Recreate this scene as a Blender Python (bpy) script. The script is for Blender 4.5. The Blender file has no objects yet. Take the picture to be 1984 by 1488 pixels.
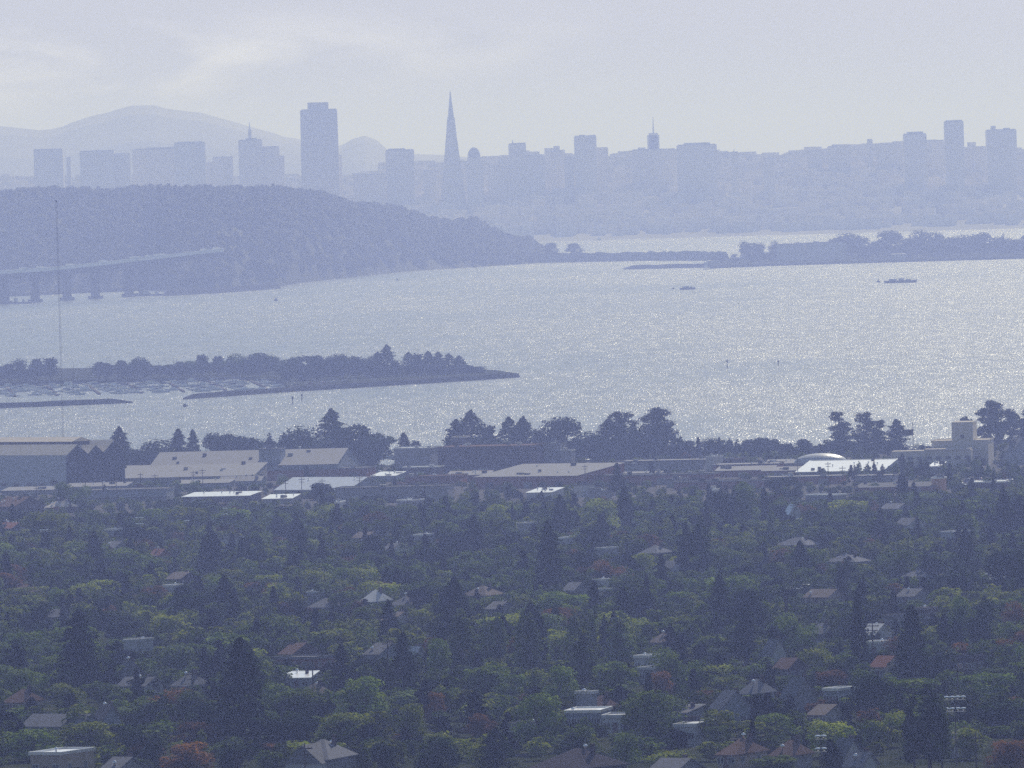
import bpy, math, random
import numpy as np
from mathutils import Vector, Matrix
R = math.radians
scn = bpy.context.scene
col = scn.collection

# ------------------------------------------------------------------ camera
CAMZ, F, PITCH, ROLL = 145.0, 19000.0, math.atan(441 / 19000.0), R(1.6)
cam = bpy.data.cameras.new('camera')
cam.sensor_fit = 'HORIZONTAL'; cam.sensor_width = 36.0; cam.lens = 36.0 * F / 1984.0
cam.clip_start = 1.0; cam.clip_end = 200000.0
camo = bpy.data.objects.new('camera', cam); col.objects.link(camo)
camo.matrix_world = (Matrix.Translation((0, 0, CAMZ)) @ Matrix.Rotation(math.pi / 2 - PITCH, 4, 'X')
                     @ Matrix.Rotation(-ROLL, 4, 'Z'))
scn.camera = camo

# ------------------------------------------------------------------ sun and sky
SUN_AZ, SUN_EL = R(16), R(38)
sv = Vector((math.sin(SUN_AZ) * math.cos(SUN_EL), math.cos(SUN_AZ) * math.cos(SUN_EL), math.sin(SUN_EL)))
sl = bpy.data.lights.new('sun', 'SUN'); sl.energy = 3.7; sl.angle = R(0.53); sl.color = (1.0, 0.96, 0.92)
so = bpy.data.objects.new('sun', sl); col.objects.link(so)
so.rotation_mode = 'QUATERNION'; so.rotation_quaternion = sv.to_track_quat('Z', 'Y')
so.location = (0, 3000, 3000)
w = bpy.data.worlds.new('World'); scn.world = w; w.use_nodes = True
nt = w.node_tree; nt.nodes.clear()
def N(t, **k):
    n = nt.nodes.new(t)
    for a, b in k.items(): setattr(n, a, b)
    return n
sky = N('ShaderNodeTexSky', sky_type='NISHITA', sun_disc=False, sun_elevation=SUN_EL, sun_rotation=SUN_AZ,
        altitude=100, air_density=1.0, dust_density=0.6, ozone_density=2.5)
bg = N('ShaderNodeBackground'); bg.inputs[1].default_value = 0.073
tc = N('ShaderNodeTexCoord'); mp = N('ShaderNodeMapping')
mp.inputs['Scale'].default_value = (42, 1, 150); mp.inputs['Location'].default_value = (3.1, 0, 0.35)
nz = N('ShaderNodeTexNoise'); nz.inputs['Scale'].default_value = 1.0; nz.inputs['Detail'].default_value = 7
nz.inputs['Roughness'].default_value = 0.55; nz.inputs['Distortion'].default_value = 0.4
cr = N('ShaderNodeValToRGB'); cr.color_ramp.elements[0].position = 0.43; cr.color_ramp.elements[1].position = 0.60
sep = N('ShaderNodeSeparateXYZ')
mz = N('ShaderNodeMapRange'); mz.inputs[1].default_value = 0.0035; mz.inputs[2].default_value = 0.009
mx = N('ShaderNodeMapRange'); mx.inputs[1].default_value = 0.02; mx.inputs[2].default_value = -0.035
m1 = N('ShaderNodeMath', operation='MULTIPLY'); m2 = N('ShaderNodeMath', operation='MULTIPLY')
mt = N('ShaderNodeMapRange'); mt.inputs[1].default_value = 0.0165; mt.inputs[2].default_value = 0.012
m3 = N('ShaderNodeMath', operation='MULTIPLY')
mixc = N('ShaderNodeMix', data_type='RGBA')
mixc.inputs[7].default_value = (11.3, 11.5, 13.8, 1)
L = nt.links.new
L(tc.outputs['Generated'], mp.inputs['Vector']); L(mp.outputs[0], nz.inputs['Vector']); L(nz.outputs[0], cr.inputs[0])
L(tc.outputs['Generated'], sep.inputs[0]); L(sep.outputs[2], mz.inputs[0]); L(sep.outputs[0], mx.inputs[0]); L(sep.outputs[2], mt.inputs[0])
L(cr.outputs[0], m1.inputs[0]); L(mz.outputs[0], m1.inputs[1]); L(m1.outputs[0], m2.inputs[0]); L(mx.outputs[0], m2.inputs[1])
L(m2.outputs[0], m3.inputs[0]); L(mt.outputs[0], m3.inputs[1])
veil = N('ShaderNodeMix', data_type='RGBA'); veil.inputs[7].default_value = (6.8, 7.5, 10.8, 1)   # thin high overcast, thickest low down
mv = N('ShaderNodeMapRange'); mv.inputs[1].default_value = 0.0; mv.inputs[2].default_value = 0.13; mv.inputs[3].default_value = 0.9; mv.inputs[4].default_value = 0.0
L(sep.outputs[2], mv.inputs[0]); L(mv.outputs[0], veil.inputs[0]); L(sky.outputs[0], veil.inputs[6])
L(m3.outputs[0], mixc.inputs[0]); L(veil.outputs[2], mixc.inputs[6]); L(mixc.outputs[2], bg.inputs[0])
out = N('ShaderNodeOutputWorld'); L(bg.outputs[0], out.inputs[0])
scn.view_settings.view_transform = 'Standard'; scn.view_settings.look = 'None'
scn.view_settings.exposure = 0.05; scn.view_settings.gamma = 1.0
scn.cycles.use_denoising = False   # the photograph is grainy too
scn.cycles.max_bounces = 5; scn.cycles.diffuse_bounces = 2; scn.cycles.glossy_bounces = 2
scn.cycles.transmission_bounces = 2; scn.cycles.volume_bounces = 1; scn.cycles.sample_clamp_indirect = 3.0
scn.cycles.sample_clamp_direct = 6.0

# ------------------------------------------------------------------ picture <-> world
def ray(px, py):
    dx, dy = px - 992.0, py - 744.0
    u = dx * math.cos(ROLL) - dy * math.sin(ROLL); v = dx * math.sin(ROLL) + dy * math.cos(ROLL)
    ry = F * math.cos(PITCH) - v * math.sin(PITCH)
    return u / ry, (-F * math.sin(PITCH) - v * math.cos(PITCH)) / ry
def P(px, py, d):
    a, b = ray(px, py); return Vector((a * d, d, CAMZ + b * d))
def proj(x, y, z):
    zz = z - CAMZ; cp, sp = math.cos(PITCH), math.sin(PITCH)
    f = y * cp - zz * sp; up = y * sp + zz * cp
    u, v = F * x / f, -F * up / f
    return (992 + u * math.cos(ROLL) + v * math.sin(ROLL), 744 - u * math.sin(ROLL) + v * math.cos(ROLL))
SHORE = 4560.0
def gz(d):
    if d <= SHORE: return 3 + (SHORE - d) * 0.0137
    return max(-4.0, 3 - (d - SHORE) * 0.06)
def find_d(px, py, h=0.0, lo=1200.0, hi=5200.0):
    s = ray(px, py)[1]
    for _ in range(40):
        m = (lo + hi) / 2
        if CAMZ + s * m < gz(m) + h: hi = m
        else: lo = m
    return lo
def sea_d(px, py, z=0.0): return (z - CAMZ) / ray(px, py)[1]

# ------------------------------------------------------------------ materials
def mat(name, c, rough=0.7, spec=0.3, metal=0.0, var=0.12, scale=0.6, bump=0.0, coat=0.0, vec='Object', c2=None):
    m = bpy.data.materials.new(name); m.use_nodes = True
    t = m.node_tree; b = t.nodes['Principled BSDF']
    b.inputs['Roughness'].default_value = rough; b.inputs['Metallic'].default_value = metal
    b.inputs['Specular IOR Level'].default_value = 0.0 if rough >= .8 else spec; b.inputs['Coat Weight'].default_value = coat
    co = t.nodes.new('ShaderNodeTexCoord'); n = t.nodes.new('ShaderNodeTexNoise'); n.inputs['Scale'].default_value = scale
    n.inputs['Detail'].default_value = 6; t.links.new(co.outputs[vec], n.inputs['Vector'])
    r = t.nodes.new('ShaderNodeValToRGB'); e = r.color_ramp.elements
    e[0].position = 0.3; e[1].position = 0.7
    lo = tuple(x * (1 - var) for x in c); hi = c2 if c2 else tuple(min(1, x * (1 + var)) for x in c)
    e[0].color = (*lo, 1); e[1].color = (*hi, 1)
    t.links.new(n.outputs[0], r.inputs[0]); t.links.new(r.outputs[0], b.inputs['Base Color'])
    if bump:
        bn = t.nodes.new('ShaderNodeBump'); bn.inputs['Strength'].default_value = bump
        t.links.new(n.outputs[0], bn.inputs['Height']); t.links.new(bn.outputs[0], b.inputs['Normal'])
    return m
def leaf_mat(name, c, c2, trans=0.3, tone=(.35, 1.75)):
    m = bpy.data.materials.new(name); m.use_nodes = True; t = m.node_tree; t.nodes.clear()
    o = t.nodes.new('ShaderNodeOutputMaterial'); mx_ = t.nodes.new('ShaderNodeMixShader'); mx_.inputs[0].default_value = trans
    d = t.nodes.new('ShaderNodeBsdfDiffuse'); tr = t.nodes.new('ShaderNodeBsdfTranslucent')
    co = t.nodes.new('ShaderNodeTexCoord'); n = t.nodes.new('ShaderNodeTexNoise'); n.inputs['Scale'].default_value = 0.45
    n.inputs['Detail'].default_value = 4
    oi = t.nodes.new('ShaderNodeObjectInfo')
    r = t.nodes.new('ShaderNodeValToRGB'); e = r.color_ramp.elements; e[0].position = 0.35; e[1].position = 0.65
    e[0].color = (*c, 1); e[1].color = (*c2, 1)
    hs = t.nodes.new('ShaderNodeHueSaturation'); mr = t.nodes.new('ShaderNodeMapRange')
    mr.inputs[3].default_value = 0.6; mr.inputs[4].default_value = 1.45
    t.links.new(co.outputs['Object'], n.inputs['Vector']); t.links.new(n.outputs[0], r.inputs[0])
    t.links.new(oi.outputs['Random'], mr.inputs[0]); t.links.new(mr.outputs[0], hs.inputs['Value'])
    n2_ = t.nodes.new('ShaderNodeTexNoise'); n2_.inputs['Scale'].default_value = 0.075; n2_.inputs['Detail'].default_value = 1
    t.links.new(co.outputs['Object'], n2_.inputs['Vector'])      # whole crowns differ in tone
    m2_ = t.nodes.new('ShaderNodeMapRange'); m2_.inputs[1].default_value = .3; m2_.inputs[2].default_value = .7; m2_.inputs[3].default_value = tone[0]; m2_.inputs[4].default_value = tone[1]
    t.links.new(n2_.outputs[0], m2_.inputs[0]); h2_ = t.nodes.new('ShaderNodeHueSaturation'); t.links.new(m2_.outputs[0], h2_.inputs['Value'])
    t.links.new(r.outputs[0], h2_.inputs['Color']); t.links.new(h2_.outputs[0], hs.inputs['Color'])
    t.links.new(hs.outputs[0], d.inputs[0]); t.links.new(hs.outputs[0], tr.inputs[0])
    t.links.new(d.outputs[0], mx_.inputs[1]); t.links.new(tr.outputs[0], mx_.inputs[2]); t.links.new(mx_.outputs[0], o.inputs[0])
    return m
LEAF = {
 'dark': leaf_mat('dark_needles', (0.012, 0.024, 0.010), (0.028, 0.044, 0.016), 0.1),
 'green': leaf_mat('green_leaves', (0.060, 0.112, 0.012), (0.205, 0.262, 0.028), .25),
 'yellow': leaf_mat('yellow_green_leaves', (0.130, 0.190, 0.012), (0.340, 0.360, 0.030), .25),
 'rust': leaf_mat('rust_leaves', (0.15, 0.080, 0.028), (0.27, 0.125, 0.035), .25),
 'grey': leaf_mat('grey_green_leaves', (0.075, 0.115, 0.036), (0.160, 0.200, 0.060), 0.25),
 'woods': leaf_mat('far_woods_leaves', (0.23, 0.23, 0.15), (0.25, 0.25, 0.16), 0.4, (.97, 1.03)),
}
M = dict(
 bark=mat('bark', (0.07, 0.05, 0.04), 0.9, scale=3), white=mat('white_roof', (0.46, 0.46, 0.45), 0.32, 0.5, scale=0.4),
 silver=mat('bright_metal_roof', (0.72, 0.72, 0.72), 0.28, 0.6, 0.5), pale=mat('pale_shingle', (0.18, 0.178, 0.18), 0.85, 0.12, scale=0.8),
 hallw=mat('pale_blue_siding', (0.40, 0.42, 0.44), 0.8), ddark=mat('dark_hall_wall', (0.06, 0.06, 0.075), 0.85), ttan=mat('tan_shingle', (0.20, 0.17, 0.15), 0.85, 0.12), tan=mat('tan_roof', (0.58, 0.52, 0.44), 0.85, 0.12), grey=mat('grey_shingle', (0.20, 0.20, 0.21), 0.85, 0.12, scale=1.5),
 brown=mat('brown_shingle', (0.16, 0.11, 0.09), 0.85, 0.12, scale=1.5), red=mat('red_tile', (0.26, 0.13, 0.09), 0.85, 0.12, scale=2),
 dark=mat('dark_roof', (0.085, 0.075, 0.08), 0.85, 0.1), cream=mat('cream_stucco', (0.55, 0.50, 0.42), 0.85),
 wwall=mat('white_stucco', (0.45, 0.44, 0.42), 0.85), bwall=mat('blue_grey_siding', (0.24, 0.26, 0.28), 0.8),
 twall=mat('tan_stucco', (0.42, 0.33, 0.24), 0.85), brick=mat('brick', (0.26, 0.12, 0.09), 0.85, scale=2),
 gwall=mat('grey_concrete', (0.26, 0.25, 0.25), 0.85), dwall=mat('dark_brown_wall', (0.10, 0.075, 0.07), 0.85),
 orange=mat('orange_wall', (0.50, 0.26, 0.12), 0.8), lav=mat('corrugated_metal', (0.12, 0.122, 0.14), 0.75, 0.2, 0.0, scale=0.2),
 glass=mat('window_glass', (0.03, 0.035, 0.045), 0.08, 0.8, var=0.3), frame=mat('window_frame', (0.6, 0.6, 0.58), 0.6),
 door=mat('painted_door', (0.12, 0.07, 0.05), 0.5), wood=mat('pole_wood', (0.10, 0.08, 0.065), 0.9, scale=4),
 metal=mat('grey_metal', (0.35, 0.35, 0.36), 0.4, 0.5, 0.6), lamp=mat('polished_reflector', (0.85, 0.85, 0.85), 0.12, 0.8, 0.95, var=0.03),
 rock=mat('riprap_rock', (0.07, 0.065, 0.06), 0.9, scale=0.5, var=0.4, bump=0.6), grass=mat('dry_grass', (0.04, 0.045, 0.03), 0.95, scale=0.05, var=0.4),
 fhill=mat('far_ridge_grass', (0.36, 0.35, 0.28), 0.95, scale=0.002, var=0.15), hangar=mat('hangar_wall', (0.42, 0.41, 0.38), 0.9), glint_rail=mat('glint_white_parapet', (0.85, 0.85, 0.83), 0.7), conc=mat('bridge_concrete', (0.05, 0.05, 0.05), 0.8, scale=0.1), tower=mat('tower_facade', (0.27, 0.27, 0.28), 0.6, 0.4, scale=0.05),
 hull=mat('boat_hull', (0.75, 0.75, 0.73), 0.3, 0.5), dhull=mat('dark_hull', (0.05, 0.05, 0.06), 0.5), rubber=mat('rubber', (0.03, 0.03, 0.03), 0.8),
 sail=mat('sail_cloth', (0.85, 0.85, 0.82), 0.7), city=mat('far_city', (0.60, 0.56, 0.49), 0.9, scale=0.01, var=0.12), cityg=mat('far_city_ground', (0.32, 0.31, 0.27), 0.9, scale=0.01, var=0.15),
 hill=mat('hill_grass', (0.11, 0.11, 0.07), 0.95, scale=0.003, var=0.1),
)
# tower facade with storeys of windows
def facade(name, wall, pane, sx=3.2, sz=3.6):
    m = bpy.data.materials.new(name); m.use_nodes = True; t = m.node_tree; b = t.nodes['Principled BSDF']
    b.inputs['Roughness'].default_value = 0.55
    g = t.nodes.new('ShaderNodeTexCoord'); mp_ = t.nodes.new('ShaderNodeMapping'); mp_.inputs['Rotation'].default_value = (R(90), 0, 0)
    br = t.nodes.new('ShaderNodeTexBrick'); br.offset = 0; br.inputs['Scale'].default_value = 1.0
    br.inputs['Brick Width'].default_value = sx; br.inputs['Row Height'].default_value = sz; br.inputs['Mortar Size'].default_value = 0.8
    br.inputs['Color1'].default_value = (*pane, 1); br.inputs['Color2'].default_value = tuple(x * 1.4 for x in pane) + (1,)
    br.inputs['Mortar'].default_value = (*wall, 1)
    t.links.new(g.outputs['Object'], mp_.inputs[0]); t.links.new(mp_.outputs[0], br.inputs['Vector']); t.links.new(br.outputs[0], b.inputs['Base Color'])
    return m
M['fac1'] = facade('pale_tower_facade', (0.62, 0.59, 0.52), (0.26, 0.25, 0.24))
M['fac2'] = facade('brown_tower_facade', (0.50, 0.43, 0.36), (0.2, 0.19, 0.18))
M['fac3'] = facade('grey_tower_facade', (0.60, 0.57, 0.50), (0.27, 0.26, 0.25), 4.5, 3.6)

# ------------------------------------------------------------------ mesh helpers
class MB:
    def __init__(s): s.v, s.f = [], []
    def add(s, vs, fs):
        o = len(s.v); s.v += [tuple(x) for x in vs]; s.f += [tuple(i + o for i in f) for f in fs]; return s
    def box(s, x0, x1, y0, y1, z0, z1):
        return s.add([(x0, y0, z0), (x1, y0, z0), (x1, y1, z0), (x0, y1, z0), (x0, y0, z1), (x1, y0, z1), (x1, y1, z1), (x0, y1, z1)],
                     [(3, 2, 1, 0), (4, 5, 6, 7), (0, 1, 5, 4), (1, 2, 6, 5), (2, 3, 7, 6), (3, 0, 4, 7)])
    def frus(s, a, b, z0, z1):   # a,b = (hx,hy) half sizes bottom / top
        return s.add([(-a[0], -a[1], z0), (a[0], -a[1], z0), (a[0], a[1], z0), (-a[0], a[1], z0), (-b[0], -b[1], z1), (b[0], -b[1], z1), (b[0], b[1], z1), (-b[0], b[1], z1)],
                     [(3, 2, 1, 0), (4, 5, 6, 7), (0, 1, 5, 4), (1, 2, 6, 5), (2, 3, 7, 6), (3, 0, 4, 7)])
    def tube(s, p, q, r0, r1, n=7):
        p, q = Vector(p), Vector(q); a = (q - p).normalized(); b = a.orthogonal().normalized(); c = a.cross(b)
        vs = [pt + (b * math.cos(k * 2 * math.pi / n) + c * math.sin(k * 2 * math.pi / n)) * r for pt, r in ((p, r0), (q, r1)) for k in range(n)]
        return s.add(vs, [(k, (k + 1) % n, n + (k + 1) % n, n + k) for k in range(n)] + [tuple(range(n - 1, -1, -1)), tuple(range(n, 2 * n))])
    def lathe(s, prof, cx=0, cy=0, n=16, sy=1.0):
        vs = [(cx + r * math.cos(k * 2 * math.pi / n), cy + sy * r * math.sin(k * 2 * math.pi / n), z) for r, z in prof for k in range(n)]
        fs = [(i * n + k, i * n + (k + 1) % n, (i + 1) * n + (k + 1) % n, (i + 1) * n + k) for i in range(len(prof) - 1) for k in range(n)]
        return s.add(vs, fs + [tuple(range(n - 1, -1, -1)), tuple(range((len(prof) - 1) * n, len(prof) * n))])
    def prism(s, poly, y0, y1):  # poly in xz, extruded along y
        n = len(poly); vs = [(x, y0, z) for x, z in poly] + [(x, y1, z) for x, z in poly]
        return s.add(vs, [(i, (i + 1) % n, n + (i + 1) % n, n + i) for i in range(n)] + [tuple(range(n - 1, -1, -1)), tuple(range(n, 2 * n))])
    def slab(s, poly, z0, z1):   # poly in xy, extruded along z
        n = len(poly); vs = [(x, y, z0) for x, y in poly] + [(x, y, z1) for x, y in poly]
        return s.add(vs, [(i, (i + 1) % n, n + (i + 1) % n, n + i) for i in range(n)] + [tuple(range(n - 1, -1, -1)), tuple(range(n, 2 * n))])
    def mesh(s, name, m):
        me = bpy.data.meshes.new(name); me.from_pydata(s.v, [], s.f); me.materials.append(m); me.update(); return me
    def obj(s, name, m, parent=None, loc=None): return link(name, s.mesh(name, m), parent, loc)
def link(name, me, parent=None, loc=None):
    o = bpy.data.objects.new(name, me); col.objects.link(o); o.parent = parent
    if loc is not None: o.location = loc
    return o
def tag(o, label=None, cat=None, group=None, kind=None):
    if label: o['label'] = label
    if cat: o['category'] = cat
    if group: o['group'] = group
    if kind: o['kind'] = kind
    return o
def empty(name, loc, rz=0.0, **k):
    o = bpy.data.objects.new(name, None); col.objects.link(o); o.location = loc; o.rotation_euler = (0, 0, rz)
    o.empty_display_size = 1; return tag(o, **k)
def copy_tree(o, parent=None):
    c = o.copy(); col.objects.link(c); c.parent = parent
    for ch in [x for x in KIDS.get(o.name, [])]:
        KIDS.setdefault(c.name, []).append(copy_tree(ch, c))
    return c
KIDS = {}
def kid(root, o): KIDS.setdefault(root.name, []).append(o); return o

def grid(name, xs, ys, hf, m, kind='structure'):
    v = [(x, y, hf(x, y)) for y in ys for x in xs]; nx = len(xs)
    f = [(j * nx + i, j * nx + i + 1, (j + 1) * nx + i + 1, (j + 1) * nx + i) for j in range(len(ys) - 1) for i in range(nx - 1)]
    me = bpy.data.meshes.new(name); me.from_pydata(v, [], f); me.materials.append(m)
    me.polygons.foreach_set('use_smooth', [True] * len(f)); me.update()
    return tag(link(name, me), kind=kind)

# ------------------------------------------------------------------ water
wm = bpy.data.materials.new('bay_water'); wm.use_nodes = True; t = wm.node_tree; b = t.nodes['Principled BSDF']
b.inputs['Base Color'].default_value = (0.02, 0.045, 0.07, 1); b.inputs['Roughness'].default_value = 0.16
b.inputs['Specular IOR Level'].default_value = 0.5; b.inputs['IOR'].default_value = 1.33
g = t.nodes.new('ShaderNodeTexCoord')
def wnoise(sc, detail, rot=0.0):
    m_ = t.nodes.new('ShaderNodeMapping'); m_.inputs['Scale'].default_value = sc; m_.inputs['Rotation'].default_value = (0, 0, rot)
    n_ = t.nodes.new('ShaderNodeTexNoise'); n_.inputs['Scale'].default_value = 1; n_.inputs['Detail'].default_value = detail
    t.links.new(g.outputs['Object'], m_.inputs[0]); t.links.new(m_.outputs[0], n_.inputs['Vector']); return n_
n1 = wnoise((1.75, 0.14, 1), 2, 0.05); n2 = wnoise((0.0022, 0.0007, 1), 4, 0.25); n3 = wnoise((0.09, 0.012, 1), 3)
def vm(op, a, b_=None):
    n_ = t.nodes.new('ShaderNodeVectorMath'); n_.operation = op
    for k, q in enumerate((a, b_)):
        if q is None: continue
        if isinstance(q, tuple): n_.inputs[k].default_value = q
        else: t.links.new(q, n_.inputs[k])
    return n_.outputs[0]
tilt = vm('MULTIPLY', vm('SUBTRACT', n1.outputs['Color'], (.5, .5, .5)), (1, 1, 0))
tilt2 = vm('MULTIPLY', vm('SUBTRACT', n3.outputs['Color'], (.5, .5, .5)), (.35, .35, 0))
wx = t.nodes.new('ShaderNodeSeparateXYZ'); t.links.new(g.outputs['Object'], wx.inputs[0])
wr = t.nodes.new('ShaderNodeMapRange'); wr.inputs[1].default_value = -700; wr.inputs[2].default_value = 700; t.links.new(wx.outputs[0], wr.inputs[0])   # livelier water to the right
lane = wnoise((0.009, 0.0028, 1), 3, -0.2)
def sm(op, a, b_):
    n_ = t.nodes.new('ShaderNodeMath'); n_.operation = op
    for k, q in enumerate((a, b_)):
        if isinstance(q, (int, float)): n_.inputs[k].default_value = q
        else: t.links.new(q, n_.inputs[k])
    return n_.outputs[0]
live = sm('ADD', sm('MULTIPLY', wr.outputs[0], .45), sm('ADD', sm('MULTIPLY', n2.outputs[0], .8), sm('MULTIPLY', lane.outputs[0], .5)))   # about 0.65 .. 1.1
live = sm('ADD', live, .16)
amp = sm('MULTIPLY', live, 1.95); cb = t.nodes.new('ShaderNodeCombineXYZ'); [t.links.new(amp, cb.inputs[k]) for k in (0, 1)]
tilt = vm('MULTIPLY', tilt, cb.outputs[0])
t.links.new(vm('NORMALIZE', vm('ADD', vm('ADD', tilt, tilt2), (0, 0, 1))), b.inputs['Normal'])
mr = t.nodes.new('ShaderNodeMapRange'); mr.inputs[1].default_value = 0.6; mr.inputs[2].default_value = 1.15
mr.inputs[3].default_value = 0.20; mr.inputs[4].default_value = 0.36
t.links.new(live, mr.inputs[0]); t.links.new(mr.outputs[0], b.inputs['Roughness'])
xs = [-9000, -3000, -1000, 0, 1000, 3000, 9000]; ys = [4400, 6000, 9000, 13000, 18000, 26000, 40000, 58000]
grid('water', xs, ys, lambda x, y: 0.0, wm)

# ------------------------------------------------------------------ near land
gm = mat('town_ground', (0.025, 0.038, 0.014), 0.95, scale=0.05, var=0.35, c2=(0.05, 0.055, 0.028))
ys = list(np.linspace(-400, 4560, 40)) + [4600, 4640, 4680, 4720]
grid('ground', list(np.linspace(-900, 900, 25)), ys, lambda x, y: gz(y) + (0.5 * math.sin(x * .03 + y * .01) if y < 4400 else 0), gm)
# paved yards of the industrial strip and one street, draped on the slope
pav = mat('asphalt', (0.08, 0.08, 0.08), 0.9, 0.4, scale=0.08, var=0.3); lot = mat('pale_paving', (0.11, 0.105, 0.10), 0.9, 0.4, scale=0.05, var=0.2)
grid('pavement', list(np.linspace(-420, 420, 30)), list(np.linspace(3560, 4470, 30)), lambda x, y: gz(y) + 0.55, lot)
def strip(name, x0, y0, x1, y1, wd, m):
    p, q = Vector((x0, y0)), Vector((x1, y1)); n = (q - p).normalized(); s_ = Vector((-n.y, n.x)) * wd / 2
    v, f = [], []
    for i in range(41):
        c = p.lerp(q, i / 40)
        for e in (-1, 1):
            a = c + s_ * e; v.append((a.x, a.y, gz(a.y) + 0.62))
        if i: f.append((2 * i - 2, 2 * i - 1, 2 * i + 1, 2 * i))
    me = bpy.data.meshes.new(name); me.from_pydata(v, [], f); me.materials.append(m); return tag(link(name, me), kind='structure')
for x0, y0, x1, y1 in ((-180, 1700, 60, 4400), (40, 1700, 330, 4400), (-320, 2500, -150, 4400)):
    strip('road', x0, y0, x1, y1, 9, pav)

# ------------------------------------------------------------------ foliage
def cards(c, n, size, rng, squash=1.0):
    k = len(c); r = rng.normal(size=(k, 3)); tn = np.cross(n, r); tn /= np.linalg.norm(tn, axis=1)[:, None] + 1e-9
    bt = np.cross(n, tn); sz = (size * rng.uniform(0.55, 1.3, k))[:, None]
    tn, bt = tn * sz * 0.5, bt * sz * 0.5 * squash
    v = np.stack([c - tn - bt * .6, c + tn * .7 - bt, c + tn + bt * .7, c - tn * .6 + bt], 1).reshape(-1, 3)
    return v
def norm(a): return a / (np.linalg.norm(a, axis=-1, keepdims=True) + 1e-9)
def mesh_cards(name, v, m):
    k = len(v) // 4; me = bpy.data.meshes.new(name); me.vertices.add(len(v)); me.vertices.foreach_set('co', v.astype(np.float32).ravel())
    me.loops.add(4 * k); me.loops.foreach_set('vertex_index', np.arange(4 * k, dtype=np.int32))
    me.polygons.add(k); me.polygons.foreach_set('loop_start', np.arange(0, 4 * k, 4, dtype=np.int32))
    me.polygons.foreach_set('loop_total', np.full(k, 4, dtype=np.int32))
    me.materials.append(m); me.update(calc_edges=True); return me
def lobe_cards(lobes, total, size, rng, up=0.30):
    rr = np.array([l[3] ** 2 for l in lobes]); cnt = np.maximum(4, (total * rr / rr.sum()).astype(int)); out = []
    for (x, y, z, r), k in zip(lobes, cnt):
        dr = norm(rng.normal(size=(k, 3))); rad = r * rng.uniform(0.62, 1.06, (k, 1)) * (1 + 0.12 * np.sin(dr[:, :1] * 5 + dr[:, 2:] * 7))
        c = np.array([x, y, z]) + dr * rad * np.array([1, 1, .85])
        n = norm(dr * 0.9 + rng.normal(size=(k, 3)) * 0.27 + np.array([0, 0, up])); out.append(cards(c, n, size, rng))
    return np.concatenate(out)
# every kind: (H0, W0, card verts, trunk MB)
def k_broad(seed, q=1.0, H=9.0, W=9.0):
    rng = np.random.default_rng(seed); lobes = []; nl, big = ((13, 1.5), (20, 1.2), (30, 1.0), (40, .85), (16, 1.35))[seed % 5]
    if seed % 3 == 0: H, W = 10.5, 8.0
    for i in range(nl):
        a = rng.uniform(0, 6.28); t_ = rng.uniform(0, 1) ** 0.55; e = rng.uniform(-1, 1)
        rr = W / 2 * 0.70 * t_ * math.sqrt(max(0.08, 1 - abs(e) ** 2.6)); z = H * 0.50 + e * H * 0.36
        lobes.append((rr * math.cos(a), rr * math.sin(a), z, rng.uniform(0.10, 0.20) * W * big))
    tk = MB().tube((0, 0, -1), (0, 0, H * .45), W * .035, W * .025)
    for l in lobes[:6]: tk.tube((0, 0, H * .3), l[:3], W * .018, W * .006, 5)
    return H, W, lobe_cards(lobes, int(2600 * q), 0.42 / math.sqrt(q), rng), tk
def k_conifer(seed, q=1.0, H=16.0, W=8.0, dens=1.0):
    rng = np.random.default_rng(seed); C, Nn = [], []; nb = int(210 * (q ** .6)); per = int(15 * q ** .5)
    skew = rng.uniform(.8, 1.2, 12)
    for i in range(nb):
        t_ = (i + rng.uniform()) / nb; z = H * (0.07 + 0.92 * t_ ** .9); a = rng.uniform(0, 6.28)
        rl = W / 2 * ((1 - t_) ** 0.72 * 0.97 + 0.02) * rng.uniform(.72, 1.1) * skew[int(a / 6.29 * 12)]
        s_ = rng.uniform(.15, 1, per) ** .6
        x, y = rl * s_ * math.cos(a), rl * s_ * math.sin(a)
        zz = z - 0.18 * rl * s_ + rng.normal(size=per) * .14 + .08 * rl * s_ ** 3
        sp = (rng.normal(size=(per, 2)) * .12 * rl)
        C.append(np.stack([x + sp[:, 0], y + sp[:, 1], zz], 1)); Nn.append(np.stack([np.full(per, math.cos(a) * .5), np.full(per, math.sin(a) * .5), np.full(per, .8)], 1) + rng.normal(size=(per, 3)) * .35)
    v = cards(np.concatenate(C), norm(np.concatenate(Nn)), 0.62 / math.sqrt(q), rng, .8)
    return H, W, v, MB().tube((0, 0, -1), (0, 0, H * .93), W * .05, .04)
def k_poplar(seed, q=1.0, H=14.0, W=4.2):
    rng = np.random.default_rng(seed); lobes = []
    for i in range(34):
        t_ = i / 33; r = W / 2 * (math.sin(math.pi * min(1, (0.12 + .88 * t_) ** .8)) ** .6 + .12) * .62; a = rng.uniform(0, 6.28)
        lobes.append((r * .8 * math.cos(a), r * .8 * math.sin(a), H * (.14 + .80 * t_), max(.35, r * rng.uniform(.5, .85))))
    return H, W, lobe_cards(lobes, int(2200 * q), 0.40 / math.sqrt(q), rng, .5), MB().tube((0, 0, -1), (0, 0, H * .85), .22, .04)
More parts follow.
